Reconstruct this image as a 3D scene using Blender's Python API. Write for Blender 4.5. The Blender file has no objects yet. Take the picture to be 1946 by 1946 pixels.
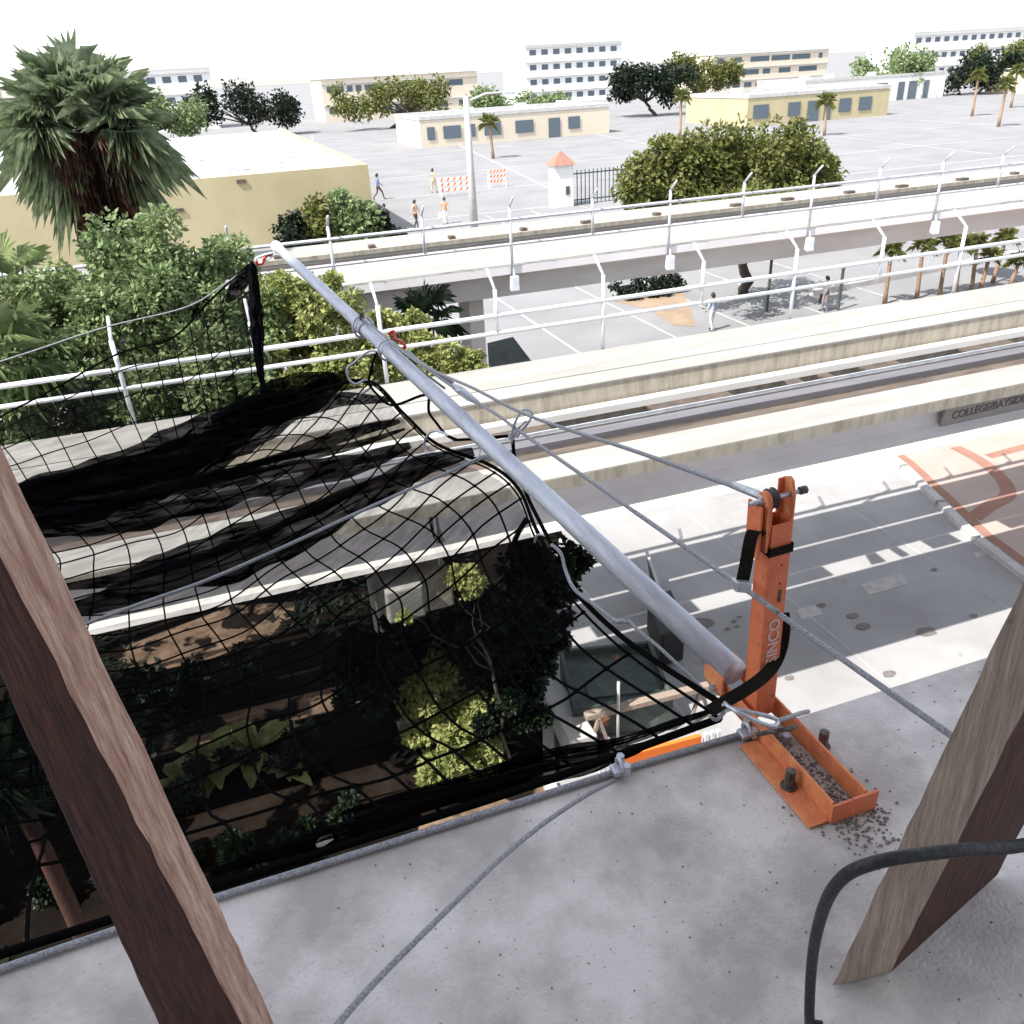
import bpy, bmesh, math, random
from mathutils import Vector, Matrix, noise
C = bpy.context.scene.collection
# ---------------------------------------------------------------- camera (solved from the vanishing points)
F = 1571.15          # focal length in photo pixels (1946 wide)
RW = Matrix(((0.94115748, 0.19995478, -0.27247143), (-0.33421825, 0.43087941, -0.8382369), (-0.05020714, 0.87997785, 0.47235392)))
cd = bpy.data.cameras.new('camera'); cam = bpy.data.objects.new('camera', cd); C.objects.link(cam)
cam.matrix_world = RW.to_4x4(); cd.sensor_width = 36; cd.lens = F/1946*36
cd.clip_start = 0.05; cd.clip_end = 3000
bpy.context.scene.camera = cam
# ---------------------------------------------------------------- light
L = Vector((0.70, 0.21, -1.0)).normalized()          # direction the sunlight travels
w = bpy.data.worlds.new('World'); bpy.context.scene.world = w; w.use_nodes = True
nt = w.node_tree; sky = nt.nodes.new('ShaderNodeTexSky'); sky.sky_type = 'NISHITA'; sky.sun_disc = False
sky.sun_elevation = math.asin(-L.z); sky.sun_rotation = math.atan2(-L.x, -L.y); sky.air_density = 0.9; sky.dust_density = 1.0; sky.ozone_density = 0.4
hz = nt.nodes.new('ShaderNodeHueSaturation'); hz.inputs['Saturation'].default_value = .4
nt.links.new(sky.outputs[0], hz.inputs['Color']); nt.links.new(hz.outputs[0], nt.nodes['Background'].inputs[0]); nt.nodes['Background'].inputs[1].default_value = 0.15
sl = bpy.data.lights.new('sun', 'SUN'); sl.energy = 3.3; sl.angle = math.radians(0.55); sl.color = (1.0, 0.96, 0.90)
so = bpy.data.objects.new('sun', sl); C.objects.link(so); so.rotation_euler = L.to_track_quat('-Z', 'Y').to_euler()
vs = bpy.context.scene.view_settings; vs.view_transform = 'Standard'; vs.look = 'None'; vs.gamma = 1.0; vs.exposure = 1.28
bpy.context.scene.cycles.max_bounces = 8; bpy.context.scene.cycles.transparent_max_bounces = 24
bpy.context.scene.cycles.use_denoising = True
G = -9.6
rnd = random.Random(7)

def d(px, py): return RW @ Vector((px-973, -(py-973), -F))
def atz(px, py, z): v = d(px, py); return v*(z/v.z)
def aty(px, py, y): v = d(px, py); return v*(y/v.y)

# ---------------------------------------------------------------- materials
def mat(name, col, rough=0.8, col2=None, scale=3.0, detail=6, bump=0.0, bscale=None, metal=0.0, spots=None, spec=0.5, stretch=None, lo=.35, hi=.65, trans=0):
    m = bpy.data.materials.new(name); m.use_nodes = True; t = m.node_tree; N = t.nodes; K = t.links
    p = N['Principled BSDF']; p.inputs['Roughness'].default_value = rough; p.inputs['Metallic'].default_value = metal
    p.inputs['Specular IOR Level'].default_value = spec
    tc = N.new('ShaderNodeTexCoord'); mp = N.new('ShaderNodeMapping'); K.new(tc.outputs['Object'], mp.inputs[0])
    if stretch: mp.inputs['Scale'].default_value = stretch
    if col2 is not None:
        n = N.new('ShaderNodeTexNoise'); n.inputs['Scale'].default_value = scale; n.inputs['Detail'].default_value = detail; n.inputs['Roughness'].default_value = .62
        K.new(mp.outputs[0], n.inputs[0])
        r = N.new('ShaderNodeValToRGB'); r.color_ramp.elements[0].position = lo; r.color_ramp.elements[1].position = hi
        r.color_ramp.elements[0].color = (*col2, 1); r.color_ramp.elements[1].color = (*col, 1); K.new(n.outputs[0], r.inputs[0])
        out = r.outputs[0]
        if spots:
            sc, sz, scol = spots
            n2 = N.new('ShaderNodeTexNoise'); n2.inputs['Scale'].default_value = sc; n2.inputs['Detail'].default_value = 3
            K.new(tc.outputs['Object'], n2.inputs[0])
            r2 = N.new('ShaderNodeValToRGB'); r2.color_ramp.elements[0].position = sz; r2.color_ramp.elements[1].position = sz+.05
            r2.color_ramp.elements[0].color = (0, 0, 0, 1); r2.color_ramp.elements[1].color = (1, 1, 1, 1); K.new(n2.outputs[0], r2.inputs[0])
            mx = N.new('ShaderNodeMixRGB'); K.new(r2.outputs[0], mx.inputs[0]); K.new(out, mx.inputs[1]); mx.inputs[2].default_value = (*scol, 1)
            out = mx.outputs[0]
        K.new(out, p.inputs['Base Color'])
    else: p.inputs['Base Color'].default_value = (*col, 1)
    if bump:
        nb = N.new('ShaderNodeTexNoise'); nb.inputs['Scale'].default_value = bscale or scale*6; nb.inputs['Detail'].default_value = 5
        K.new(mp.outputs[0], nb.inputs[0]); b = N.new('ShaderNodeBump'); b.inputs['Strength'].default_value = bump; b.inputs['Distance'].default_value = .02
        K.new(nb.outputs[0], b.inputs['Height']); K.new(b.outputs[0], p.inputs['Normal'])
    if trans: p.inputs['Transmission Weight'].default_value = 0
    return m

def leafmat(name, c1, c2, c3, scale=1.2):
    m = bpy.data.materials.new(name); m.use_nodes = True; t = m.node_tree; N = t.nodes; K = t.links
    p = N['Principled BSDF']; p.inputs['Roughness'].default_value = .5; p.inputs['Specular IOR Level'].default_value = .35
    tc = N.new('ShaderNodeTexCoord'); n = N.new('ShaderNodeTexNoise'); n.inputs['Scale'].default_value = scale; n.inputs['Detail'].default_value = 8; n.inputs['Roughness'].default_value = .75
    K.new(tc.outputs['Object'], n.inputs[0]); r = N.new('ShaderNodeValToRGB'); e = r.color_ramp.elements
    e[0].position = .35; e[0].color = (*c1, 1); e[1].position = .68; e[1].color = (*c3, 1); k = e.new(.5); k.color = (*c2, 1)
    K.new(n.outputs[0], r.inputs[0]); K.new(r.outputs[0], p.inputs['Base Color'])
    tr = N.new('ShaderNodeBsdfTranslucent'); K.new(r.outputs[0], tr.inputs[0]); mx = N.new('ShaderNodeMixShader'); mx.inputs[0].default_value = .28
    K.new(p.outputs[0], mx.inputs[1]); K.new(tr.outputs[0], mx.inputs[2]); K.new(mx.outputs[0], N['Material Output'].inputs[0])
    return m

M = {}
M['deck'] = mat('deck_concrete', (.375, .365, .335), .85, (.295, .285, .26), 1.6, 8, .25, 30, spots=(3.0, .68, (.30, .275, .235)), stretch=(.35, 1.6, 1))
M['fascia'] = mat('weathered_concrete', (.52, .475, .395), .9, (.28, .25, .20), 2.2, 7, .3, 20, stretch=(3.2, 3, .5), lo=.3, hi=.7)
M['girder'] = mat('girder_concrete', (.86, .82, .83), .8, (.76, .725, .735), .9, 6, .12, 25, stretch=(1, 1, 1.5))
M['girderfar'] = mat('girder_concrete_far', (.60, .57, .55), .85, (.50, .475, .45), .9, 6, .12, 25, stretch=(.5, 1, 2))
M['street'] = None
M['white'] = mat('galvanised_white', (.78, .80, .83), .45, (.66, .68, .72), 6, 4, .05, 60, metal=.15)
M['railfar'] = mat('galvanised_rail', (.62, .65, .70), .5, (.48, .50, .54), 5, 4, metal=.2)
M['pole'] = mat('aluminium_pole', (.58, .60, .66), .5, (.40, .42, .48), 7, 10, .2, 120, metal=.45, stretch=(6, .6, 6))
M['cap'] = mat('pale_cap', (.78, .84, .82), .5)
M['steel'] = mat('zinc_steel', (.58, .60, .66), .38, (.38, .40, .44), 90, 4, .2, 300, metal=.6)
M['cable'] = mat('wire_rope', (.40, .41, .45), .5, (.20, .205, .22), 260, 2, .5, 400, metal=.5)
M['orange'] = mat('orange_enamel', (.74, .20, .085), .5, (.60, .15, .065), 22, 8, .18, 160, spots=(85, .66, (.26, .11, .06)), lo=.3, hi=.7)
M['orange2'] = mat('worn_orange_enamel', (.76, .28, .105), .6, (.60, .17, .075), 30, 8, .25, 160, spots=(50, .66, (.42, .30, .20)), lo=.35, hi=.62)
M['black'] = mat('black_webbing', (.016, .013, .009), .9, (.006, .006, .005), 120, 3, .5, 500, spec=.15)
M['rust'] = mat('dark_bolt_steel', (.16, .14, .13), .6, (.06, .045, .04), 90, 4, .3, 200, metal=.5)
M['net'] = mat('black_nylon_cord', (.005, .005, .005), .95, spec=0)
M['wood'] = mat('pale_timber', (.62, .42, .345), .85, (.34, .18, .13), 14, 9, .8, 26, stretch=(7, 7, .55), spots=(11, .66, (.17, .055, .03)))
M['wood2'] = mat('grey_timber', (.42, .335, .27), .85, (.25, .19, .15), 12, 9, .5, 26, stretch=(6, 6, .6), spots=(14, .68, (.10, .07, .05)))
M['woodshade'] = mat('timber_shade_side', (.085, .028, .018), .85, (.024, .008, .006), 16, 9, .5, 24, stretch=(6, 6, .7))  # shade side of the timbers, darkness put into the colour
M['soil'] = mat('bare_soil', (.012, .008, .006), .95, (.004, .003, .002), 2.2, 10, .6, 12, spots=(14, .74, (.04, .03, .02)), spec=.1)  # near black: shade of the planted strip put into the soil colour
M['earth'] = mat('sunlit_soil', (.24, .165, .115), .95, (.12, .08, .052), 3.2, 10, .6, 14, spots=(1.6, .50, (.010, .007, .005)), spec=.15)  # paler soil for the sun strips, sunlight put into the colour
M['streetfar'] = mat('plaza_concrete', (.27, .265, .27), .9, (.205, .205, .21), .25, 9, .1, 12, lo=.3, hi=.7)
M['ochre'] = mat('ochre_render', (.49, .425, .265), .9, (.435, .37, .215), .35, 6, .08, 8, spots=(1.2, .80, (.5, .4, .2)))
M['roofw'] = mat('white_roof', (.55, .55, .56), .8, (.42, .42, .43), .2, 6)
M['bark'] = mat('grey_bark', (.09, .07, .055), .9, (.04, .03, .025), 8, 6, .6, 30, stretch=(3, 3, .6))
M['palmtrunk'] = mat('palm_bark', (.42, .29, .20), .9, (.24, .15, .10), 9, 5, .4, 20, stretch=(1, 1, 5))
M['skirt'] = mat('dead_frond', (.24, .12, .07), .9, (.035, .016, .010), 5, 8, lo=.42, hi=.68)
M['leaf1'] = leafmat('leaf_bluegreen', (.08, .12, .05), (.19, .26, .11), (.36, .42, .20))
M['leaf2'] = leafmat('leaf_yellowgreen', (.14, .17, .05), (.30, .33, .11), (.48, .48, .20))
M['leaf3'] = leafmat('leaf_olive', (.06, .075, .02), (.14, .155, .04), (.24, .24, .07))
M['leafd'] = leafmat('leaf_dark', (.003, .007, .003), (.008, .018, .008), (.035, .06, .025))  # shade under the guideway is put into this near-black leaf colour
M['frond'] = leafmat('frond_grey_green', (.09, .13, .06), (.22, .28, .16), (.42, .46, .32), 3)
M['steelbeam'] = mat('guide_beam_steel', (.21, .20, .215), .6, (.15, .145, .16), 1.5, 6, metal=.2, stretch=(.3, 2, 2))  # lilac shade tone of the beam put into its colour
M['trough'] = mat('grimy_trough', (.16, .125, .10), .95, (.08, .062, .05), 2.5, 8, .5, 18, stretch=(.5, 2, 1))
M['gloom'] = mat('grimy_steel', (.13, .10, .08), .8, (.07, .055, .045), 5, 6)
M['pale'] = mat('sunlit_pale_strip', (.80, .79, .76), .7, (.70, .68, .64), 2, 5, stretch=(.4, 2, 1))  # near white: sunlight on girder edge and trough strip put into the colour
M['kerb'] = mat('kerb_concrete', (.55, .54, .52), .9, (.42, .41, .40), 2, 6, .2, 30)
M['pink'] = mat('pink_paving', (.45, .365, .325), .9, (.385, .31, .275), .8, 8, .1, 30)
M['terra'] = mat('terracotta_band', (.34, .185, .135), .9, (.28, .145, .105), 2, 6)
M['palepatch'] = mat('pale_patch_mottle', (.50, .485, .47), .85, (.34, .33, .33), 4, 8, lo=.3, hi=.6)
M['joint'] = mat('white_joint_sealant', (.46, .455, .45), .9, (.34, .34, .335), 2, 5)
M['plaque'] = mat('grey_plaque', (.36, .33, .31), .6, (.31, .285, .27), 1.5, 4)
M['ink'] = mat('dark_lettering', (.13, .12, .12), .7)
M['letter'] = mat('pale_lettering', (.62, .45, .42), .7)
M['skin'] = mat('skin', (.36, .20, .13), .6); M['hair'] = mat('dark_hair', (.03, .02, .015), .6)
M['shadowgreen'] = mat('green_tarp', (.085, .11, .095), .8, (.05, .065, .06), 3, 6, .2, 12, spots=(2.4, .64, (.30, .13, .07)))
M['hoseblk'] = mat('black_rubber', (.012, .013, .016), .55, (.006, .006, .007), 30, 3, .3, 90)
M['red'] = mat('red_anodised', (.50, .03, .04), .35, metal=.3)
M['vivid'] = mat('safety_orange', (.90, .20, .03), .6)
M['barwhite'] = mat('barrier_white', (.80, .80, .80), .6)
M['pitch'] = mat('gap_shade_dark', (.06, .048, .04), .9, (.03, .025, .02), 5, 6)  # shade of the open trough gaps painted as a near-black colour
M['glass'] = mat('window_glass', (.10, .13, .16), .15)
M['facade1'] = mat('pale_facade', (.80, .79, .77), .85, (.74, .73, .71), .1, 4)
M['facade2'] = mat('cream_facade', (.66, .58, .46), .85, (.60, .53, .42), .1, 4)
for nme, c in dict(shirt_blue=(.18, .24, .45), trouser_brown=(.13, .075, .06), cloth_tan=(.52, .40, .30), cloth_dark=(.05, .05, .055), cloth_white=(.78, .78, .80), cloth_orange=(.62, .34, .20), cloth_grey=(.24, .22, .25), cloth_pale=(.55, .60, .78), cloth_peach=(.70, .42, .30)).items():
    M[nme] = mat(nme, c, .85)

def street_mat():
    m = mat('street_concrete', (.39, .385, .385), .9, (.29, .285, .285), .55, 9, .12, 25, spots=(1.3, .68, (.30, .28, .265)), lo=.3, hi=.7)
    return m
M['street'] = street_mat()
M['slab'] = mat('slab_concrete', (.66, .615, .595), .9, (.40, .37, .355), 4, 15, .2, 130, spots=(120, .67, (.30, .275, .26)), lo=.40, hi=.60)

def linermat(name, op):
    m = bpy.data.materials.new(name); m.use_nodes = True; t = m.node_tree; N = t.nodes; K = t.links
    p = N['Principled BSDF']; p.inputs['Base Color'].default_value = (.004, .004, .005, 1); p.inputs['Roughness'].default_value = 1; p.inputs['Specular IOR Level'].default_value = 0
    tr = N.new('ShaderNodeBsdfTransparent'); mx = N.new('ShaderNodeMixShader')
    tc = N.new('ShaderNodeTexCoord'); n = N.new('ShaderNodeTexNoise'); n.inputs['Scale'].default_value = 9; n.inputs['Detail'].default_value = 8
    mp = N.new('ShaderNodeMapping'); mp.inputs['Scale'].default_value = (.35, 2.5, 2.5); K.new(tc.outputs['Object'], mp.inputs[0]); K.new(mp.outputs[0], n.inputs[0])
    r = N.new('ShaderNodeValToRGB'); r.color_ramp.elements[0].position = .38; r.color_ramp.elements[1].position = .62
    r.color_ramp.elements[0].color = (op[0],)*3+(1,); r.color_ramp.elements[1].color = (op[1],)*3+(1,)
    K.new(n.outputs[0], r.inputs[0]); K.new(r.outputs[0], mx.inputs[0]); K.new(tr.outputs[0], mx.inputs[1]); K.new(p.outputs[0], mx.inputs[2]); K.new(mx.outputs[0], N['Material Output'].inputs[0])
    return m
M['liner'] = linermat('fine_black_mesh', (.34, .52))
M['fold'] = linermat('gathered_black_mesh', (.90, 1.0))

# ---------------------------------------------------------------- object helpers
def tag(o, label=None, cat=None, group=None, kind=None):
    for k, v in (('label', label), ('category', cat), ('group', group), ('kind', kind)):
        if v: o[k] = v
    return o
def empty(name, loc, label=None, cat=None, group=None):
    o = bpy.data.objects.new(name, None); C.objects.link(o); o.location = loc; o.empty_display_size = .2
    return tag(o, label, cat, group)
def wloc(p):
    v = Vector((0, 0, 0))
    while p is not None: v += p.location; p = p.parent
    return v
class MB:
    def __init__(s): s.v = []; s.f = []
    def add(s, vs, fs):
        k = len(s.v); s.v += [tuple(x) for x in vs]; s.f += [tuple(i+k for i in f) for f in fs]; return s
    def box(s, x0, x1, y0, y1, z0, z1):
        return s.add([(x0,y0,z0),(x1,y0,z0),(x1,y1,z0),(x0,y1,z0),(x0,y0,z1),(x1,y0,z1),(x1,y1,z1),(x0,y1,z1)],
                     [(0,3,2,1),(4,5,6,7),(0,1,5,4),(1,2,6,5),(2,3,7,6),(3,0,4,7)])
    def hexa(s, p):   # 8 points, bottom 4 then top 4
        return s.add(p, [(0,3,2,1),(4,5,6,7),(0,1,5,4),(1,2,6,5),(2,3,7,6),(3,0,4,7)])
    def bar(s, a, b, wx, wy, up=(0,0,1)):
        a = Vector(a); b = Vector(b); t = (b-a).normalized(); u = Vector(up)
        if abs(t.dot(u)) > .95: u = Vector((1,0,0))
        sx = t.cross(u).normalized()*wx/2; sy = sx.cross(t).normalized()*wy/2
        P = [a-sx-sy, a+sx-sy, a+sx+sy, a-sx+sy]; Q = [p+(b-a) for p in P]
        return s.hexa(P+Q)
    def tube(s, pts, r, n=8, cap=True):
        pts = [Vector(p) for p in pts]; rr = r if isinstance(r, (list, tuple)) else [r]*len(pts)
        k = len(s.v); u = None
        for i, p in enumerate(pts):
            t = (pts[min(i+1, len(pts)-1)]-pts[max(i-1, 0)])
            if t.length < 1e-9: t = Vector((0,0,1))
            t.normalize()
            if u is None: u = t.orthogonal().normalized()
            else:
                u = u - t*u.dot(t)
                u = u.normalized() if u.length > 1e-6 else t.orthogonal().normalized()
            v = t.cross(u)
            for j in range(n):
                a = 2*math.pi*j/n; s.v.append(tuple(p+(u*math.cos(a)+v*math.sin(a))*rr[i]))
        for i in range(len(pts)-1):
            for j in range(n):
                a = k+i*n+j; b = k+i*n+(j+1) % n; s.f.append((a, b, b+n, a+n))
        if cap:
            s.f.append(tuple(k+j for j in reversed(range(n)))); s.f.append(tuple(k+(len(pts)-1)*n+j for j in range(n)))
        return s
    def prof(s, pr, x0, x1):      # closed profile in (y, z) swept along x
        n = len(pr); s.add([(x0, y, z) for y, z in pr]+[(x1, y, z) for y, z in pr], [(i, (i+1) % n, n+(i+1) % n, n+i) for i in range(n)]+[tuple(reversed(range(n))), tuple(range(n, 2*n))])
        return s
    def ring(s, c, u, v, R, r, a0=0, a1=2*math.pi, seg=20, n=6):
        c = Vector(c); u = Vector(u).normalized(); v = Vector(v).normalized()
        return s.tube([c+(u*math.cos(a0+(a1-a0)*i/seg)+v*math.sin(a0+(a1-a0)*i/seg))*R for i in range(seg+1)], r, n)
    def build(s, name, m, parent=None, smooth=False, bevel=0):
        me = bpy.data.meshes.new(name); off = wloc(parent) if parent else Vector((0,0,0))
        me.from_pydata([tuple(Vector(v)-off) for v in s.v], [], s.f); me.update()
        if bevel or smooth:
            bm = bmesh.new(); bm.from_mesh(me); bmesh.ops.recalc_face_normals(bm, faces=bm.faces); bm.to_mesh(me); bm.free()
        o = bpy.data.objects.new(name, me); C.objects.link(o)
        for q in (m if isinstance(m, (list, tuple)) else [m]): me.materials.append(q)
        if smooth: me.polygons.foreach_set('use_smooth', [True]*len(me.polygons))
        if parent: o.parent = parent
        if bevel:
            b = o.modifiers.new('bevel', 'BEVEL'); b.width = bevel; b.segments = 2; b.limit_method = 'ANGLE'; b.angle_limit = math.radians(40)
        return o
def copy_tree(o, parent=None):
    c = o.copy(); C.objects.link(c); c.parent = parent
    for ch in list(o.children): copy_tree(ch, c)
    return c
def spline(P, n=8):
    P = [Vector(p) for p in P]; out = []
    for i in range(len(P)-1):
        a, b, c, e = P[max(i-1,0)], P[i], P[i+1], P[min(i+2, len(P)-1)]
        for k in range(n):
            t = k/n; out.append(.5*((2*b)+(c-a)*t+(2*a-5*b+4*c-e)*t*t+(3*b-a-3*c+e)*t**3))
    out.append(P[-1]); return out
def text(name, s, size, m, parent, origin, xdir, ydir, extrude=.002, sx=1.0):
    cu = bpy.data.curves.new(name, 'FONT'); cu.body = s; cu.size = size; cu.extrude = extrude; cu.offset = size*.022; cu.align_x = 'LEFT'
    o = bpy.data.objects.new(name, cu); C.objects.link(o); dg = bpy.context.evaluated_depsgraph_get(); dg.update()
    me = bpy.data.meshes.new_from_object(o.evaluated_get(dg)); bpy.data.objects.remove(o)
    X = Vector(xdir).normalized(); Y = Vector(ydir).normalized(); Z = X.cross(Y)
    T = Matrix((X*sx, Y, Z)).transposed().to_4x4(); T.translation = Vector(origin)-wloc(parent)
    me.transform(T); ob = bpy.data.objects.new(name, me); C.objects.link(ob); ob.parent = parent
    me.materials.clear(); me.materials.append(m); return ob

# ================================================================ SETTING
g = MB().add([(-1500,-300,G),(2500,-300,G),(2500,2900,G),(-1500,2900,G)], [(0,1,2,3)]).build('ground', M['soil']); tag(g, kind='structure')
# concrete street right of the planted strip and all the open plaza beyond
z1 = G+.004
st = MB()
st.add([(3.1,-20,z1),(120,-20,z1),(120,13.2,z1),(5.0,13.2,z1),(4.2,11.2,z1),(3.2,8.6,z1)], [(0,1,2,3,4,5)])
st.add([(5.0,13.2,z1),(120,13.2,z1),(120,60,z1),(9.6,60,z1),(8.6,30,z1),(6.2,15.2,z1)], [(0,1,2,3,4,5)])
st.add([(-140,60,z1),(200,60,z1),(200,420,z1),(-140,420,z1)], [(0,1,2,3)])
tag(st.build('street', M['street']), kind='structure')
sf = MB().add([(-1400,27,z1+.004),(2400,27,z1+.004),(2400,2800,z1+.004),(-1400,2800,z1+.004)], [(0,1,2,3)])
tag(sf.build('plaza', M['streetfar']), kind='structure')
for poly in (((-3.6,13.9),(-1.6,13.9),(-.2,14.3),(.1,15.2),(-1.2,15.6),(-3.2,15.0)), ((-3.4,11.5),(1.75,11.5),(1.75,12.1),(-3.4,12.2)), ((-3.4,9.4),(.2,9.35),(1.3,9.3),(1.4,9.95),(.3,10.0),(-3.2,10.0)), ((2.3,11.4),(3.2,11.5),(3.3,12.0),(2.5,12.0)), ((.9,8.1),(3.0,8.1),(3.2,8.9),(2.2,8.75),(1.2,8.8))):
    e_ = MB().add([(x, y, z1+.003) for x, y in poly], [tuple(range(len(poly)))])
    tag(e_.build('sunlit_earth', M['earth']), kind='structure')
jn = MB()
def strip(mb, a, b, wd, z):
    a = Vector((a[0], a[1], z)); b = Vector((b[0], b[1], z)); t = (b-a).normalized(); n = Vector((-t.y, t.x, 0))*wd/2
    mb.add([a-n, b-n, b+n, a+n], [(0,1,2,3)])
for x in (5.75, 9.35, 12.9): strip(jn, (x, -10), (x, 14.9), .055, z1+.004)
for x in (12.0, 16.1, 19.4, 23.0, 27): strip(jn, (x+.1, 27.2), (x, 62), .12, z1+.010)
strip(jn, (9.35, 15.0), (9.2, 24), .06, z1+.004)
for i in range(9): strip(jn, (-60+i*22, 66), (-44+i*22, 180), .22, z1+.010)
for y in (62.5, 76, 92, 118, 150): strip(jn, (-60, y), (160, y+1.5), .3, z1+.014)
o = jn.build('pavement_joint', M['joint']); o['kind'] = 'structure'
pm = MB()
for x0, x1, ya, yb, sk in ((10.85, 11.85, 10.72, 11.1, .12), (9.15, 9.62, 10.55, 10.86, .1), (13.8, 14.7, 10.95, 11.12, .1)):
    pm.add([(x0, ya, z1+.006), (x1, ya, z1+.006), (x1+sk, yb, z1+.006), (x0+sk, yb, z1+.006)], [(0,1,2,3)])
o = pm.build('pale_street_patch', M['palepatch']); o['kind'] = 'structure'  # pale skewed patches on the street
# pink plaza with terracotta bands and its kerb
pk = MB().add([(14.25,9.2,z1+.004),(40,9.2,z1+.004),(40,26,z1+.004),(16.0,26,z1+.004),(16.0,16,z1+.004),(14.8,12,z1+.004)], [(0,1,2,3,4,5)])
tag(pk.build('plaza', M['pink']), kind='structure')
tb = MB(); zt = z1+.008
def band(pts, wd, z, mb):
    pts = [Vector((p[0], p[1], z)) for p in pts]; k = len(mb.v)
    for i, p in enumerate(pts):
        t = (pts[min(i+1, len(pts)-1)]-pts[max(i-1, 0)]).normalized(); n = Vector((-t.y, t.x, 0))*wd/2
        mb.v += [tuple(p-n), tuple(p+n)]
    for i in range(len(pts)-1): mb.f.append((k+2*i, k+2*i+2, k+2*i+3, k+2*i+1))
band([(16.15,16.3),(15.95,15.2),(15.3,13.2),(14.75,11.6),(14.4,9.6)], .22, zt, tb)
cc = [atz(1815,850,z1), atz(1850,868,z1), atz(1880,888,z1), atz(1905,912,z1), atz(1915,930,z1), atz(1912,945,z1), atz(1880,962,z1), atz(1850,985,z1)]
band([(p.x, p.y) for p in spline(cc, 5)], .34, zt+.004, tb)
a = atz(1878,868,z1); b = atz(1990,838,z1); band([(a.x,a.y),(b.x,b.y)], .26, zt+.002, tb)
o = tb.build('terracotta_paving_band', M['terra']); o['kind'] = 'structure'
kb = MB()
for (xa, ya, xb, yb) in ((16.0,16.2,15.75,15.0),(15.72,14.9,15.1,13.1),(15.07,13.0,14.55,11.5),(14.52,11.4,14.15,9.4)): kb.bar((xa-.22,ya,G+.06),(xb-.22,yb,G+.06),.20,.13)
o = kb.build('kerb', M['kerb']); o['kind'] = 'structure'
kb = MB()
for (xa, ya, xb, yb) in ((6.1,15.1,4.95,13.2),(4.9,13.1,4.15,11.2),(4.1,11.1,3.15,8.6),(3.1,8.5,3.0,4)): kb.bar((xa,ya,G+.06),(xb,yb,G+.06),.18,.15)
o = kb.build('kerb', M['kerb']); o['kind'] = 'structure'
# pavement edge strip beside the planted soil, nearest to our building
pv = MB().add([(-30,7.0,z1+.002),(2.9,7.0,z1+.002),(2.9,8.05,z1+.002),(-30,8.05,z1+.002)], [(0,1,2,3)])
tag(pv.build('footpath', M['kerb']), kind='structure')

# ================================================================ OUR BUILDING (parts out of view are shaped and paled for shade and bounce)
bld = empty('concrete_building', (0, 0, G), 'unfinished concrete building whose grey floor slab edge fills the bottom of the view', 'building')
MB().box(-34, 26, -14, 1.13, -1.52, -1.3).build('floor_slab', M['slab'], bld)
MB().box(-34, 3.6, -14, 1.13, 4.2, 4.5).build('ceiling_slab', M['facade1'], bld)  # unseen floor above, raised and made pale to bounce light onto the slab
MB().box(-34, 2.6, -12, .9, 4.503, 21).build('unseen_shade_storeys', M['facade1'], bld)  # unseen mass, height and width shaped to shade slab, net and pole
MB().box(-34, 3, -14, -6, -1.297, 4.197).build('inner_wall', M['facade1'], bld)
MB().box(-34, 20, -14, -3, G, -1.523).build('lower_storeys', M['facade1'], bld)

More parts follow.
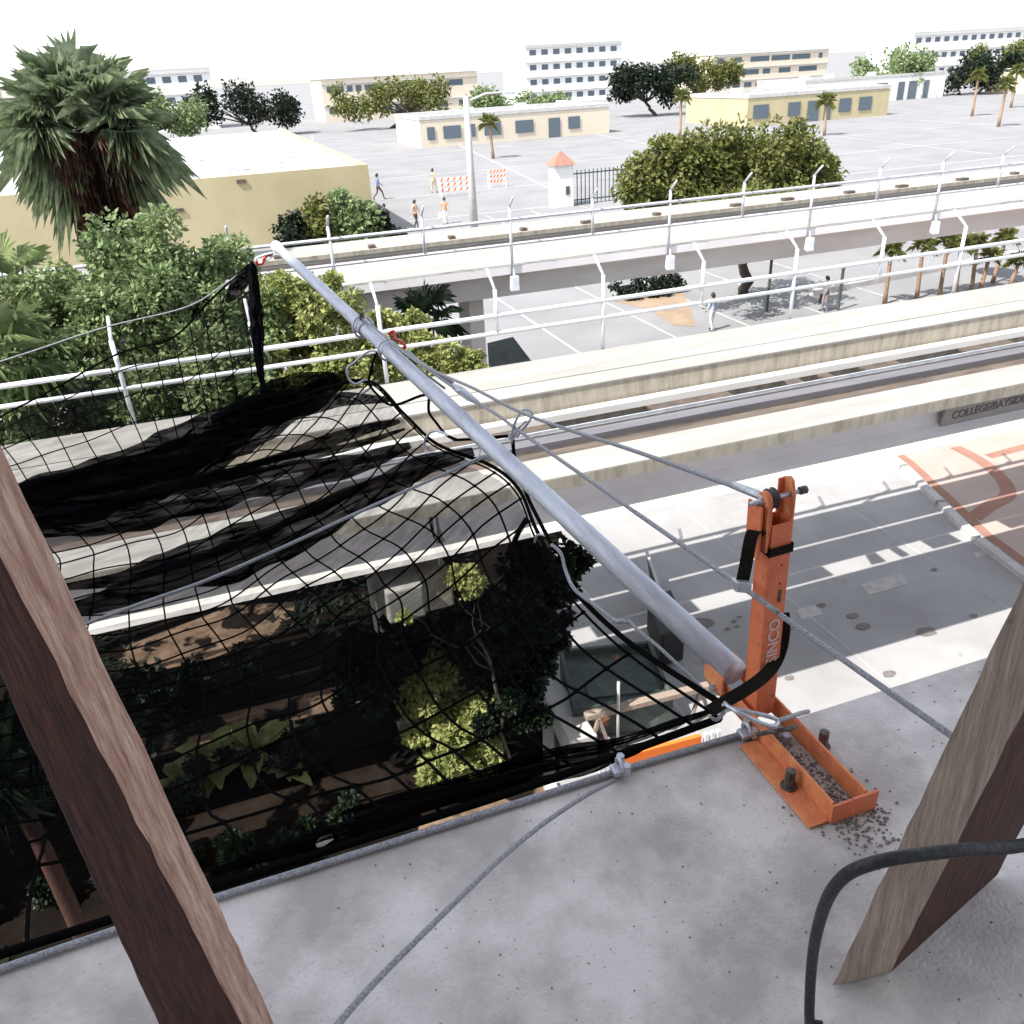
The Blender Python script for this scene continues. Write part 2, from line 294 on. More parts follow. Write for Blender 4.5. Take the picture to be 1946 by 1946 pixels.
# ================================================================ NEAR GUIDEWAY
DZ = -4.4
def guideway_near():
    r = empty('elevated_guideway', (4, 10, G), 'nearer of the two raised concrete guideways, cream top with sunken dark guide trough', 'guideway')
    X0, X1 = -45, 60
    MB().prof([(11.77,DZ),(12.8,DZ),(12.8,DZ-.16),(11.77,DZ-.2)], X0, X1).build('walkway_slab', M['deck'], r)
    MB().prof([(11.21,DZ-.003),(11.65,DZ-.003),(11.65,-5.3),(11.15,-5.3),(11.15,-4.76),(11.21,-4.76)], X0, X1).build('rear_beam', M['fascia'], r)
    # deck slab tops stand 4 mm proud of the weathered beams
    MB().box(X0, X1, 11.195, 11.66, DZ-.001, DZ+.03).build('beam_top', M['deck'], r)
    mb = MB().box(X0, X1, 8.4, 9.02, DZ-.10, DZ); mb.build('front_walkway', M['deck'], r)
    for xs, xe in ((X0, 1.80), (1.92, X1)):
        MB().prof([(8.402,DZ-.103),(8.402,DZ-.17),(8.80,DZ-.22),(8.86,-4.72),(8.87,-4.9),(8.82,-4.99),(8.70,-5.045),(8.57,-5.06),(8.57,-5.17),(8.6,-5.19),(10.3,-5.19),(10.5,-4.8),(10.5,-4.75),(9.02,-4.75),(9.02,DZ-.103)], xs, xe).build('girder', M['girder'], r)
    MB().prof([(8.568,-5.045),(8.38,-5.06),(8.36,-5.12),(8.568,-5.16)], X0, X1).build('bottom_flange', M['pale'], r)
    MB().prof([(8.396,DZ-.012),(8.396,DZ-.168),(8.401,DZ-.168),(8.401,DZ-.012)], X0, X1).build('fascia', M['fascia'], r)
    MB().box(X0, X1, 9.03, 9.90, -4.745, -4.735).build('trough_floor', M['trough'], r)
    MB().box(X0, X1, 9.901, 9.979, -4.746, -4.74).build('beam_gap_shade', M['pitch'], r)
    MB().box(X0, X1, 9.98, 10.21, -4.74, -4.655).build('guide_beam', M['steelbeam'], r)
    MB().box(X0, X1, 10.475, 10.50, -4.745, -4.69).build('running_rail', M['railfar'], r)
    MB().box(X0, X1, 10.22, 10.46, -4.748, -4.742).build('beam_gap_shade', M['pitch'], r)
    MB().box(X0, X1, 10.97, 11.145, -4.80, -4.69).build('running_strip', M['pale'], r)
    # central slot: plated over except where the light falls through to the street
    opens = [(-9.4,-8.1),(-3.4,-1.9),(1.2,2.0),(4.2,5.9),(7.35,8.5),(8.68,9.1),(9.3,9.95),(10.7,12.1),(13.2,14.9),(17,18.4)]
    x = X0; pl = MB()
    for a, b in opens+[(X1, X1)]:
        pl.box(x, a, 10.585, 10.965, -4.84, -4.80); x = b
    pl.add([(7.35+.95,10.585,-4.80),(8.5,10.585,-4.80),(8.5,10.965,-4.80),(7.35+1.1,10.965,-4.80)], [(0,1,2,3)])
    pl.add([(8.68,10.585,-4.80),(8.72,10.965,-4.80),(8.68,10.965,-4.80)], [(0,1,2)])
    pl.build('slot_plate', M['gloom'], r)
    rr = random.Random(3); x = X0
    while x < X1:
        l = rr.uniform(.5, 1.6)
        clear = all(x+l+.3 < a or x-.1 > b for a, b in opens)
        if clear and rr.random() < .75 and -8 < x < 24: MB().box(x, x+l, 10.60+rr.uniform(0,.06), 10.74+rr.uniform(0,.05), -4.80, -4.77+rr.uniform(0,.03)).build('conductor_plate', M['pale'], r)
        if clear and rr.random() < .7 and -8 < x < 24: MB().box(x+l*.5, x+l*.5+rr.uniform(.12,.5), 10.52, 10.95, -4.795, -4.73).build('cross_bracket', M['gloom'], r)
        x += l+rr.uniform(.05, .35)
    for i, (a, b) in enumerate(((1.8,1.92),)):
        MB().box(1.83, 1.86, 8.75, 8.79, -6.1, -4.62).build('drain_pipe', M['white'], r)
    # joints across the back walkway
    for x in (5.45, 10.2, 15, 0.7): MB().add([(x,11.78,DZ+.003),(x+.03,11.78,DZ+.003),(x+.13,12.79,DZ+.003),(x+.10,12.79,DZ+.003)], [(0,1,2,3)]).build('expansion_joint', M['fascia'], r)
    return r
gw = guideway_near()
# plaque on the girder
pq = empty('station_sign', (10.6, 8.85, -4.8), 'flat grey sign with dark station lettering fixed to the side of the nearer guideway', 'sign')
p0, p1, p2, p3 = aty(1783,822,8.74), aty(1800,772,8.74), aty(2100,700,8.74), aty(2100,748,8.74)
pts = [Vector((p.x, 8.74, p.z)) for p in (p0, p3, p2, p1)]
mb = MB(); mb.hexa([pts[0], pts[1], pts[1]+Vector((0,.03,0)), pts[0]+Vector((0,.03,0)), pts[3], pts[2], pts[2]+Vector((0,.03,0)), pts[3]+Vector((0,.03,0))])
mb.build('sign_panel', M['plaque'], pq)
tp = aty(1808,797,8.735); dirx = (pts[2]-pts[3]); 
text('lettering', 'COLLEGE/BAYSIDE STATION', .17, M['ink'], pq, (tp.x, 8.735, tp.z), dirx, (0,0,1), .003)

def rail_post(kind, sgn, h0, htop, hlow, hk, tipdy, tipdz, m, r=.033):
    pass
def railing(name, label, y, sgn, z_top, z_low, z_knee, tip, z_base, X, step, x0, x1, m, rtop, rpost, lamps=False, skipmod=1):
    o = empty(name, (X, y, z_base), label, 'railing')
    MB().tube([(x0,y,z_top),(x1,y,z_top)], rtop, 8).build('top_rail', m, o, True)
    MB().tube([(x0,y,z_low),(x1,y,z_low)], rtop*.9, 8).build('lower_rail', m, o, True)
    k = math.ceil((x0-X)/step*2)
    while X+k*step/2 < x1:
        x = X+k*step/2; long = (k % 2 == 0); yy = y-sgn*.002
        zb = z_base if long else z_low-.02
        MB().tube([(x,yy,zb),(x,yy,z_knee)], rpost, 8).build('post', m, o, True)
        MB().tube([(x,yy,z_knee),(x+tip[0],y+tip[1],z_knee+tip[2])], rpost*.72, 6).build('post_arm', m, o, True)
        k += 1
    return o
rn = railing('guardrail', 'pale pipe railing with outward angled post tops along the nearer guideway', 12.84, 1, -3.56, -3.85, -3.13, (0, .36, .26), -4.56, 2.17, 3.85, -22, 34, M['white'], .040, .034)
rf = railing('guardrail', 'pale pipe railing with lamp boxes along the farther guideway', 20.15, -1, -3.27, -3.86, -2.98, (0, -.30, .26), -4.62, 2.5, 4.43, -24, 50, M['railfar'], .040, .038)
lamp0 = None
for i, xx in enumerate([2.5+4.43*k for k in range(-1, 8)]):
    if i < 2: continue
    if lamp0 is None:
        lamp0 = empty('lamp_box', (xx, 20.06, -4.62))
        MB().hexa([(xx-.13,19.94,-4.98),(xx+.10,19.94,-4.98),(xx+.13,20.12,-4.94),(xx-.11,20.12,-4.94),(xx-.09,19.97,-4.62),(xx+.11,19.97,-4.62),(xx+.11,20.11,-4.62),(xx-.09,20.11,-4.62)]).build('housing', M['white'], lamp0, bevel=.015)
        MB().tube([(xx+.02,20.07,-4.62),(xx+.02,20.10,-4.45)], .03, 8).build('bracket', M['railfar'], lamp0)
        l = lamp0
    else: l = copy_tree(lamp0)
    l.location.x = xx
    tag(l, None, 'lamp', 'lamp boxes under the far railing posts')
    l['label'] = 'white lamp box under the farther railing, ' + ['first from the left', 'second from the left', 'third from the left', 'fourth from the left', 'fifth from the left', 'beyond the fifth', 'out at the right'][i-2]

# ================================================================ FAR GUIDEWAY
def guideway_far():
    r = empty('elevated_guideway', (8, 23, G), 'farther raised concrete guideway with brown-grey girder side, behind the first', 'guideway')
    X0, X1 = -60, 90
    MB().box(X0, X1, 20.2, 23.2, DZ-.12, DZ).build('front_walkway', M['deck'], r)
    MB().box(X0, X1, 24.7, 26.4, DZ-.12, DZ).build('rear_walkway', M['deck'], r)
    MB().prof([(20.204,DZ-.123),(20.204,DZ-.2),(20.62,DZ-.34),(20.66,-5.25),(23.25,-5.25),(23.25,DZ-.123)], X0, X1).build('girder', M['girderfar'], r)
    MB().prof([(24.65,DZ-.123),(24.65,-5.25),(26.0,-5.25),(26.3,DZ-.123)], X0, X1).build('girder', M['girderfar'], r)
    MB().box(X0, X1, 20.196, 20.203, DZ-.2, DZ-.01).build('fascia', M['girder'], r)
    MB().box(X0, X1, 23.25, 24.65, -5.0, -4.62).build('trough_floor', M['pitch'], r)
    MB().box(X0, X1, 23.35, 23.8, -4.6, -4.5).build('guide_beam', M['gloom'], r)
    MB().box(X0, X1, 24.6, 24.7, -4.52, DZ+.01).build('rear_beam', M['fascia'], r)
    rr = random.Random(5)
    for i in range(26):
        x = -20+i*2.4+rr.uniform(-.3,.3); MB().box(x, x+rr.uniform(.15,.4), 24.72, 24.95, DZ, DZ+.09).build('cross_bracket', M['gloom'], r)
    return r
gf = guideway_far()
# piers
pr = empty('concrete_pier', (1.7, 10.4, G), 'pale concrete pier head under the nearer guideway seen through the net', 'pier')
MB().prof([(8.33,-5.88),(8.33,-5.42),(12.5,-5.42),(12.5,-6.0),(11.8,-6.3),(9.5,-6.3)], 1.07, 1.53).build('pier_cap', M['deck'], pr, bevel=.03)
MB().prof([(8.48,-5.93),(8.48,-5.47),(12.5,-5.47),(12.5,-6.0),(11.8,-6.3),(9.5,-6.3)], 1.533, 1.93).build('pier_cap', M['fascia'], pr, bevel=.03)
MB().box(1.25, 1.8, 10.4, 11.9, G, -6.305).build('column', M['deck'], pr)
MB().box(1.45, 1.75, 8.9, 9.4, -5.415, -5.2).build('bearing_block', M['kerb'], pr)
c0 = aty(905, 640, 21.5)
pr2 = empty('concrete_pier', (c0.x, 21.9, G), 'slim brown-grey pier under the farther guideway beside the dark teal canopy', 'pier')
MB().box(c0.x-.2, c0.x+.25, 21.4, 22.4, G, -5.255).build('column', M['girderfar'], pr2, bevel=.04)

# ================================================================ STANCHION + POLE + NET
def T(px, py, y): return aty(px, py, y)
PB = Vector((.905, 1.235, -1.222)); PT = Vector((.385, 6.04, -.987))
po = empty('net_pole', PB, 'long grey metal outrigger pole reaching out over the guideway from the orange stanchion', 'pole')
MB().tube([PB+(PT-PB)*t for t in (0, .2, .4, .6, .8, .985)], .0315, 24).build('tube', M['pole'], po, True)
MB().tube([PB+(PT-PB)*t for t in (.982, .985, 1.0, 1.006, 1.008)], [.034, .0375, .0375, .03, .012], 20).build('end_cap', M['cap'], po, True)
def pp(t): return PB+(PT-PB)*t
PD = (PT-PB).normalized(); PS = PD.cross(Vector((0,0,1))).normalized(); PU = PS.cross(PD)

stn = empty('stanchion', (.92, 1.12, -1.3), 'upright orange steel stanchion bolted at the slab edge with pale lettering on its side', 'stanchion')
B = Vector((.925, 1.165, -1.255)); TT = aty(1474, 985, 1.155)
ax = (TT-B).normalized(); vx = Vector((1,0,0)); vx = (vx-ax*vx.dot(ax)).normalized(); vy = ax.cross(vx); hw = .0235
def fr(x, y, s): return B+vx*x+vy*y+ax*s
H = (TT-B).length
mb = MB(); # square hollow tube with walls
wt = .004
for (xa, xb, ya, yb) in ((-hw, hw, -hw, -hw+wt), (-hw, hw, hw-wt, hw), (-hw, -hw+wt, -hw+wt, hw-wt), (hw-wt, hw, -hw+wt, hw-wt)):
    mb.hexa([fr(xa,ya,-.02), fr(xb,ya,-.02), fr(xb,yb,-.02), fr(xa,yb,-.02), fr(xa,ya,H), fr(xb,ya,H), fr(xb,yb,H), fr(xa,yb,H)])
mb.build('post', M['orange'], stn, bevel=.0012)
MB().hexa([fr(-hw+wt,-hw+wt,H-.05), fr(hw-wt,-hw+wt,H-.05), fr(hw-wt,hw-wt,H-.05), fr(-hw+wt,hw-wt,H-.05), fr(-hw+wt,-hw+wt,H-.045), fr(hw-wt,-hw+wt,H-.045), fr(hw-wt,hw-wt,H-.045), fr(-hw+wt,hw-wt,H-.045)]).build('tube_mouth_shade', M['black'], stn)  # black plug stands for the shade inside the open tube
# side plate with rounded head (left), prong (right)
def plate(outline, x0, x1, name, m):
    n = len(outline); mb = MB().add([fr(x0, y, s) for y, s in outline]+[fr(x1, y, s) for y, s in outline], [(i, (i+1) % n, n+(i+1) % n, n+i) for i in range(n)]+[tuple(range(n-1,-1,-1)), tuple(range(n, 2*n))])
    return mb.build(name, m, stn, bevel=.0008)
arc = [(-.006+.019*math.cos(a), H+.050+.019*math.sin(a)) for a in [math.pi*i/8 for i in range(9)]]
plate([(-.025, H-.055), (.013, H-.055), (.013, H+.050)]+arc[1:], -hw-.0135, -hw-.0085, 'side_plate', M['orange2'])
plate([(-.020, H-.06), (.030, H-.06), (.030, H-.002), (.013, H+.050)]+arc[1:8]+[(-.025, H+.02)], -hw-.008, -hw-.003, 'side_plate', M['orange'])
plate([(-.021, H-.07), (.022, H-.07), (.022, H+.045), (-.021, H+.045)], -hw-.026, -hw-.021, 'cheek_plate', M['orange'])
plate([(.012, H-.07), (.018, H-.07), (.018, H+.04), (.012, H+.04)], -hw-.0205, -hw-.014, 'cheek_web', M['orange2'])
plate([(-.015, H-.045), (.020, H-.045), (.022, H+.075), (.004, H+.083), (-.006, H+.078), (-.015, H+.05)], hw+.001, hw+.007, 'prong', M['orange2'])
plate([(.016, H-.045), (.021, H-.045), (.021, H+.075), (.016, H+.075)], hw-.010, hw+.0005, 'prong_flange', M['orange'])
MB().tube([fr(-hw-.04, -.004, H+.050), fr(hw+.035, -.004, H+.050)], .0048, 12).build('pin', M['steel'], stn, True)
MB().tube([fr(hw+.022, -.004, H+.050), fr(hw+.037, -.004, H+.050)], .008, 6).build('pin_nut', M['rust'], stn)
MB().tube([fr(-hw+.001, -.004, H+.050), fr(-hw+.004, -.004, H+.050), fr(-hw+.009, -.004, H+.050), fr(-hw+.013, -.004, H+.050)], [.021, .015, .015, .021], 28).build('pulley', M['rust'], stn, True)
MB().tube([fr(-hw-.020, -.004, H+.050), fr(-hw-.009, -.004, H+.050)], .0085, 6).build('pin_nut', M['steel'], stn)
for s in (.33, .375): MB().tube([fr(.006, -hw-.0005, s), fr(.006, -hw+.002, s)], .0022, 8).build('drilled_hole', M['black'], stn)
MB().hexa([fr(.004,-hw-.0012,.285), fr(.011,-hw-.0012,.285), fr(.011,-hw-.0002,.285), fr(.004,-hw-.0002,.285), fr(.004,-hw-.0012,.315), fr(.011,-hw-.0012,.315), fr(.011,-hw-.0002,.315), fr(.004,-hw-.0002,.315)]).build('label_mark', M['rust'], stn)
o = text('lettering', 'SINCO', .036, M['letter'], stn, fr(.014, -hw-.0012, .128), ax, -vx, .0004, 1.08)
# black band round the post head
def loopband(s, hh, off, tilt=0):
    mb = MB(); a = hw+off; P = [(-a,-a),(a,-a),(a,a),(-a,a)]
    Q = [fr(x, y, s+tilt*x) for x, y in P]+[fr(x, y, s+hh+tilt*x) for x, y in P]
    mb.add(Q, [(0,1,5,4),(1,2,6,5),(2,3,7,6),(3,0,4,7)]); return mb
st1 = empty('webbing_strap', fr(0,0,H-.1), 'black webbing strap round the orange post top, its end hanging with a silver buckle', 'strap')
bnd = loopband(H-.068, .020, .0035); bnd.build('band', M['black'], st1)
q = [T(1452,1018,1.14), T(1432,1012,1.14), T(1424,1036,1.13), T(1418,1070,1.13), T(1411,1103,1.13)]
def ribbon(pts, wd, th, side):
    pts = [Vector(p) for p in pts]; mb = MB(); k = 0
    for i, p in enumerate(pts):
        t = (pts[min(i+1, len(pts)-1)]-pts[max(i-1, 0)]).normalized(); s = Vector(side) if side is not None else t.cross(p.normalized()); s = (s-t*s.dot(t)).normalized(); n = t.cross(s)
        a = wd[i] if isinstance(wd, (list, tuple)) else wd
        mb.v += [tuple(p-s*a/2-n*th/2), tuple(p+s*a/2-n*th/2), tuple(p+s*a/2+n*th/2), tuple(p-s*a/2+n*th/2)]
        if i:
            for j in range(4): mb.f.append((4*i-4+j, 4*i-4+(j+1) % 4, 4*i+(j+1) % 4, 4*i+j))
    mb.f.append((3,2,1,0)); m = 4*(len(pts)-1); mb.f.append((m, m+1, m+2, m+3)); return mb
VR = Vector((.82, -.55, 0))
ribbon(spline(q, 4), .024, .003, VR).build('hanging_end', M['black'], st1)
bk = T(1408,1112,1.13); MB().hexa([bk+VR*a*.5+Vector((0,b_*.012,0))+Vector((0,0,c_)) for c_, (a, b_) in [(-.012, k_) for k_ in ((-.03,-1),(.03,-1),(.03,1),(-.03,1))]+[(.012, k_) for k_ in ((-.028,-1),(.028,-1),(.028,1),(-.028,1))]]).build('buckle', M['steel'], st1, bevel=.003)
# lower strap from behind the post to the net corner
st2 = empty('webbing_strap', T(1490,1190,1.17), 'long black webbing strap curving from behind the orange post down to the net corner', 'strap')
q = [T(1488,1165,1.175), T(1490,1190,1.17), T(1486,1225,1.155), T(1474,1258,1.135), T(1452,1285,1.11), T(1415,1312,1.09), T(1380,1332,1.10), T(1348,1352,1.12)]
ribbon(spline(q, 6), .026, .003, None).build('strap_band', M['black'], st2)
q = [T(1490,1180,1.18), T(1480,1235,1.165), T(1455,1270,1.14)]
ribbon(spline(q, 5), .014, .003, None).build('strap_fold', M['black'], st2)

# base of two angle irons
zs = -1.3; zb = zs+.003
bs = empty('orange_bracket', (.92, 1.0, zs), 'low orange base of two parallel angle irons bolted down on the grey slab', 'steel base')
def ang(x, y0, y1, side, h=.048, fw=.047, t=.005):
    mb = MB().box(x-t/2, x+t/2, y0, y1, zb, zb+h)
    if side < 0: mb.box(x-t/2-fw, x-t/2, y0-.002, 1.10, zb, zb+t)
    else: mb.box(x+t/2, x+t/2+fw*.5, y0, y1, zb, zb+t)
    return mb
ang(.886, .868, 1.31, -1).build('angle_iron', M['orange2'], bs, bevel=.001)
ang(.962, .868, 1.31, 1).build('angle_iron', M['orange2'], bs, bevel=.001)
MB().box(.88, .985, .860, .866, zb, zb+.046).build('end_plate', M['orange'], bs, bevel=.001)
MB().box(.892, .956, 1.20, 1.207, zb, zb+.03).build('web_plate', M['orange'], bs)
for (x, y) in ((.862, .965), (.992, 1.03)):
    b_ = MB().tube([(x,y,zb+.005),(x+.002,y+.002,zb+.045)], .0105, 10); b_.tube([(x,y,zb+.005),(x,y,zb+.009)], .017, 12)
    b_.build('anchor_bolt', M['rust'], bs, bevel=.001)
for (x, y, z) in ((.880, 1.255, zb+.032),):
    MB().tube([(x-.02,y,z),(x+.01,y,z)], .010, 6).build('hinge_bolt', M['steel'], bs)
for (x, y) in ((.925, 1.10), (.935, 1.075)): MB().tube([(x,y,zb),(x,y,zb+.02)], .009, 8).build('hinge_bolt', M['steel'], bs)
MB().box(.868, .874, 1.225, 1.30, zb+.03, zb+.075).build('hinge_ear', M['orange2'], bs, bevel=.001)
MB().box(.940, .946, 1.225, 1.30, zb+.03, zb+.075).build('hinge_ear', M['orange2'], bs, bevel=.001)
# ---------------------------------------------------------------- debris net
RB = [(1370,1340,1.2),(1185,1215,1.6),(1075,1105,1.95),(1020,1010,2.3),(985,930,2.7),(930,885,2.95),(830,845,3.3),(770,790,3.6),(700,725,4.1),(610,740,4.7),(512,765,5.3),(497,640,5.7),(480,497,6.0)]
RV = [aty(*p) for p in RB]
def along(P, t):
    f = t*(len(P)-1); i = min(int(f), len(P)-2); return P[i].lerp(P[i+1], f-i)
OUT = spline([RV[-1], aty(400,570,5.98), aty(330,640,5.97), aty(225,672,5.96), aty(110,735,5.95), aty(0,792,5.95), aty(-110,850,5.95), aty(-330,960,5.9), aty(-620,900,5.9)], 6)
RS = spline(RV, 8)
INN = [Vector((.83, 1.17, -1.275)), Vector((.4,1.17,-1.30)), Vector((0, 1.17, -1.305)), Vector((-1,1.17,-1.31)), Vector((-2.2,1.17,-1.29))]
INS = spline(INN, 8)
LFT = spline([INN[-1], Vector((-2.4,2.2,-1.7)), Vector((-2.5,3.4,-1.95)), Vector((-2.6,4.7,-1.85)), OUT[-1]], 8)
def netpt(u, v, wob=1.0):
    # Coons patch, u: right -> left, v: building edge -> outer rope
    a = along(RS, v); b = along(LFT, v); c = along(INS, u); e = along(OUT, u)
    p = a*(1-u)+b*u+c*(1-v)+e*v-(RS[0]*(1-u)*(1-v)+LFT[0]*u*(1-v)+RS[-1]*(1-u)*v+OUT[-1]*u*v)
    ed = min(1, 9*u)*min(1, 9*(1-u))*min(1, 9*v)*min(1, 6*(1-v))
    p.z += -.30*math.sin(math.pi*min(u,1))*math.sin(math.pi*v)*.8*ed
    n = noise.noise_vector(Vector((u*3.2, v*5.0, 1.3))); n2 = noise.noise_vector(Vector((u*9, v*13, 4.3)))
    p += Vector((n.x*.05+n2.x*.018, n.y*.05+n2.y*.018, n.z*.07+n2.z*.022))*ed*wob*(1+.9*min(1, max(0, u-.15)*2))
    return p
net = empty('safety_net', (.3, 3, -1.4), 'black knotted debris net hung from the grey pole over the guideway and dark ground', 'net')
NU, NV = 20, 25
cm = MB(); kn = MB()
for i in range(NU+1):
    u = i/NU
    P = [netpt(u, j/(NV*3)) for j in range(NV*3+1)]
    cm.tube(P, .0040, 5, False)
for j in range(NV+1):
    v = (j/NV)**.8
    P = [netpt(i/(NU*3), v) for i in range(NU*3+1)]
    cm.tube(P, .0040, 5, False)
for i in range(NU+1):
    for j in range(NV+1):
        p = netpt(i/NU, (j/NV)**.8)
        if p.y < 3.6: cm.tube([p+Vector((-.007,0,0)), p, p+Vector((.007,0,0))], [.003,.0085,.003], 5, False)

cm.build('coarse_net', M['net'], net)
# fine liner mesh that hangs just beneath the coarse net
ln = MB(); nu, nv = 60, 90
V0 = .14
for j in range(nv+1):
    for i in range(nu+1):
        v = V0+(1-V0)*j/nv; p = netpt(i/nu, v)+Vector((0,0,-.02-.03*abs(noise.noise(Vector((i*.11, j*.35, 2))))))
        ln.v.append(tuple(p))
for j in range(nv):
    for i in range(nu):
        a = j*(nu+1)+i; ln.f.append((a, a+1, a+nu+2, a+nu+1))
ln.build('fine_liner', M['liner'], net, True)
# gathered folds of the liner: ragged ruched bundles
def fold(pix, wid, seed, name='gathered_fold', m=None, tp=.25):
    P = spline([aty(x, y, yy) for x, y, yy in pix], 12); n = len(P); mb = MB(); k = 14
    W = [wid[0]+(wid[1]-wid[0])*math.sin(math.pi*min(1, max(0, i/(n-1)))) for i in range(n)]
    for i, p in enumerate(P):
        t = (P[min(i+1, n-1)]-P[max(i-1, 0)]).normalized(); s = Vector((0, 0, 1)); s = (s-t*s.dot(t)).normalized(); q = t.cross(s)
        w = W[i]*(1+.22*noise.noise(Vector((i*.16, seed, 0))))
        for j in range(k+1):
            a = j/k-.5; rg = 1+.22*noise.noise(Vector((i*.13, (1 if a > 0 else 2)+seed, 9)))
            off = s*(a*w*rg*1.0)+q*(.35*w*math.sin(a*19+2.2*noise.noise(Vector((i*.15, seed, 5))))*.5)
            mb.v.append(tuple(p+off))
    for i in range(n-1):
        for j in range(k):
            a = i*(k+1)+j; mb.f.append((a, a+1, a+k+2, a+k+1))
    return mb.build(name, m or M['fold'], net, True)
fold([(-120,1030,4.1),(20,970,4.3),(180,930,4.5),(330,880,4.7),(450,815,4.9),(560,770,5.0),(660,712,4.9)], (.06,.38), 1.1)
fold([(-120,1005,4.2),(20,955,4.4),(150,930,4.5),(300,890,4.7),(420,840,4.8),(520,790,4.9)], (.03,.26), 21.1)
fold([(-100,1040,3.6),(60,1000,3.7),(200,985,3.8),(330,955,3.9),(440,925,4.0),(560,905,3.9),(680,880,3.8),(780,845,3.55)], (.03,.20), 2.7)
fold([(60,960,4.0),(220,950,4.0),(380,915,4.0),(520,880,3.95),(660,850,3.9),(770,815,3.7)], (.01,.07), 12.7)
fold([(60,1180,2.9),(200,1140,3.0),(330,1100,3.1),(450,1065,3.1),(560,1015,3.1),(690,945,3.15),(800,888,3.1),(900,858,3.05)], (.04,.17), 4.1)
fold([(100,1120,3.2),(240,1095,3.3),(360,1050,3.35),(470,1010,3.4),(600,965,3.4),(700,920,3.35)], (.02,.10), 5.9)
fold([(380,830,4.8),(520,790,4.7),(640,760,4.5),(740,760,4.0)], (.02,.10), 15.9)
fold([(420,900,4.2),(560,860,4.2),(680,820,4.0),(760,800,3.7)], (.015,.07), 17.9)
fold([(480,500,6.0),(484,560,5.9),(488,620,5.8),(492,690,5.6),(505,755,5.35)], (.07,.17), 7.3)
fold([(480,500,6.0),(455,540,5.98),(430,575,5.95)], (.02,.10), 8.8)
fold([(400,800,4.9),(500,778,5.1),(560,745,5.0),(640,715,4.8)], (.05,.26), 9.9)
fold([(1000,985,2.45),(980,1025,2.4),(972,1065,2.35),(985,1090,2.3)], (.02,.035), 3.9)
fold([(1240,1410,1.22),(1160,1440,1.22),(1000,1480,1.2),(760,1545,1.2),(600,1595,1.2),(400,1660,1.2)], (.015,.06), 6.1)
fold([(1370,1345,1.2),(1280,1375,1.2),(1160,1415,1.22),(1020,1440,1.26),(850,1490,1.3),(650,1545,1.32)], (.012,.03), 6.6)
# border ropes of the net
MB().tube(OUT, .0075, 6).build('border_rope', M['net'], net, True)
MB().tube([p+Vector((0,0,.004)) for p in RS], .0075, 6).build('border_rope', M['net'], net, True)
MB().tube([p for p in INS], .0085, 6).build('border_rope', M['net'], net, True)
# upper guide rope to the left and the rope crossing the net
rp = MB().tube(spline([aty(482,500,6.0), aty(420,545,5.98), aty(350,585,5.95), aty(200,622,5.9), aty(60,668,5.9), aty(-60,705,5.9), aty(-300,770,5.9)], 8), .006, 6).build('guide_rope', M['cable'], None, True)
tag(rp, 'thin upper rope running left from the pole tip above the net edge', 'rope')
rp = MB().tube(spline([aty(925,868,2.98), aty(880,885,2.95), aty(700,965,2.72), aty(560,1030,2.6), aty(400,1100,2.55), aty(260,1150,2.5), aty(100,1210,2.45), aty(-60,1280,2.4)], 8), .0065, 8).build('guide_rope', M['cable'], None, True)
tag(rp, 'grey rope lying diagonally across the middle of the black net', 'rope')
for pts_, y_ in (([(300,625),(322,655)], 5.95), ([(140,632),(162,668)], 5.92)):
    pass
# snap hook at the pole tip
def snap(name, label, pts, r, m, grp=None):
    o = MB().tube(spline(pts, 6), r, 8).build(name, m, None, True); tag(o, label, 'hook' if 'hook' in name else name.split('_')[-1], grp); return o
t6 = PT
snap('snap_hook', 'pale snap hook tying the net corner to the tip of the grey pole', [t6+Vector((-.02,-.02,-.04)), aty(512,482,6.0), aty(498,486,6.0), aty(486,492,6.0), aty(492,500,6.0), aty(508,494,6.0), t6+Vector((-.015,-.03,-.045))], .007, M['cap'])
snap('snap_hook', 'red snap hook hanging just below the pole tip', [aty(516,486,6.02), aty(510,485,6.01), aty(503,490,6.0), aty(499,500,6.0), aty(490,502,6.0), aty(487,496,6.0)], .010, M['red'])
snap('snap_hook', 'red snap hook on the clamp halfway along the grey pole', [aty(738,636,3.95), aty(748,630,3.95), aty(752,645,3.9), aty(764,650,3.85), aty(770,660,3.82), aty(760,662,3.85)], .008, M['red'])
# net attachment rings
def ringat(t, R, r, label, sq=1.0):
    c = pp(t); o = MB().ring(c, PS, PU*sq+PD*.35, R, r, 0, 2*math.pi, 28, 8).build('steel_ring', M['steel'], None, True)
    tag(o, label, 'ring'); return o
ringat(.585, .052, .0055, 'steel ring round the grey pole beside the red hook', .9)
ringat(.505, .046, .0045, 'steel ring round the pole next above the hanging turnbuckle', .95)
def hookloop(label, pix, r=.0045, nm='hook_ring'):
    o = MB().tube(spline([aty(*p) for p in pix], 6), r, 8).build(nm, M['steel'], None, True); tag(o, label, 'hook'); return o
hookloop('large open wire hook hanging left of the red hook, above the dark fold', [(722,668,3.95),(700,668,4.05),(672,690,4.1),(660,700,4.1),(662,720,4.1),(676,730,4.1),(694,722,4.1),(706,728,4.1),(700,740,4.1),(680,752,4.1),(668,760,4.1)], .006)
hookloop('round wire hook hanging under the middle of the grey pole', [(865,838,3.05),(845,824,3.1),(822,820,3.2),(808,836,3.25),(808,856,3.25),(824,868,3.2),(846,866,3.15)], .0055)
hookloop('wire loop hanging from the pole where the rope meets the net fold', [(912,830,2.9),(914,850,2.85),(910,868,2.8),(896,876,2.85),(885,872,2.9)], .0045)
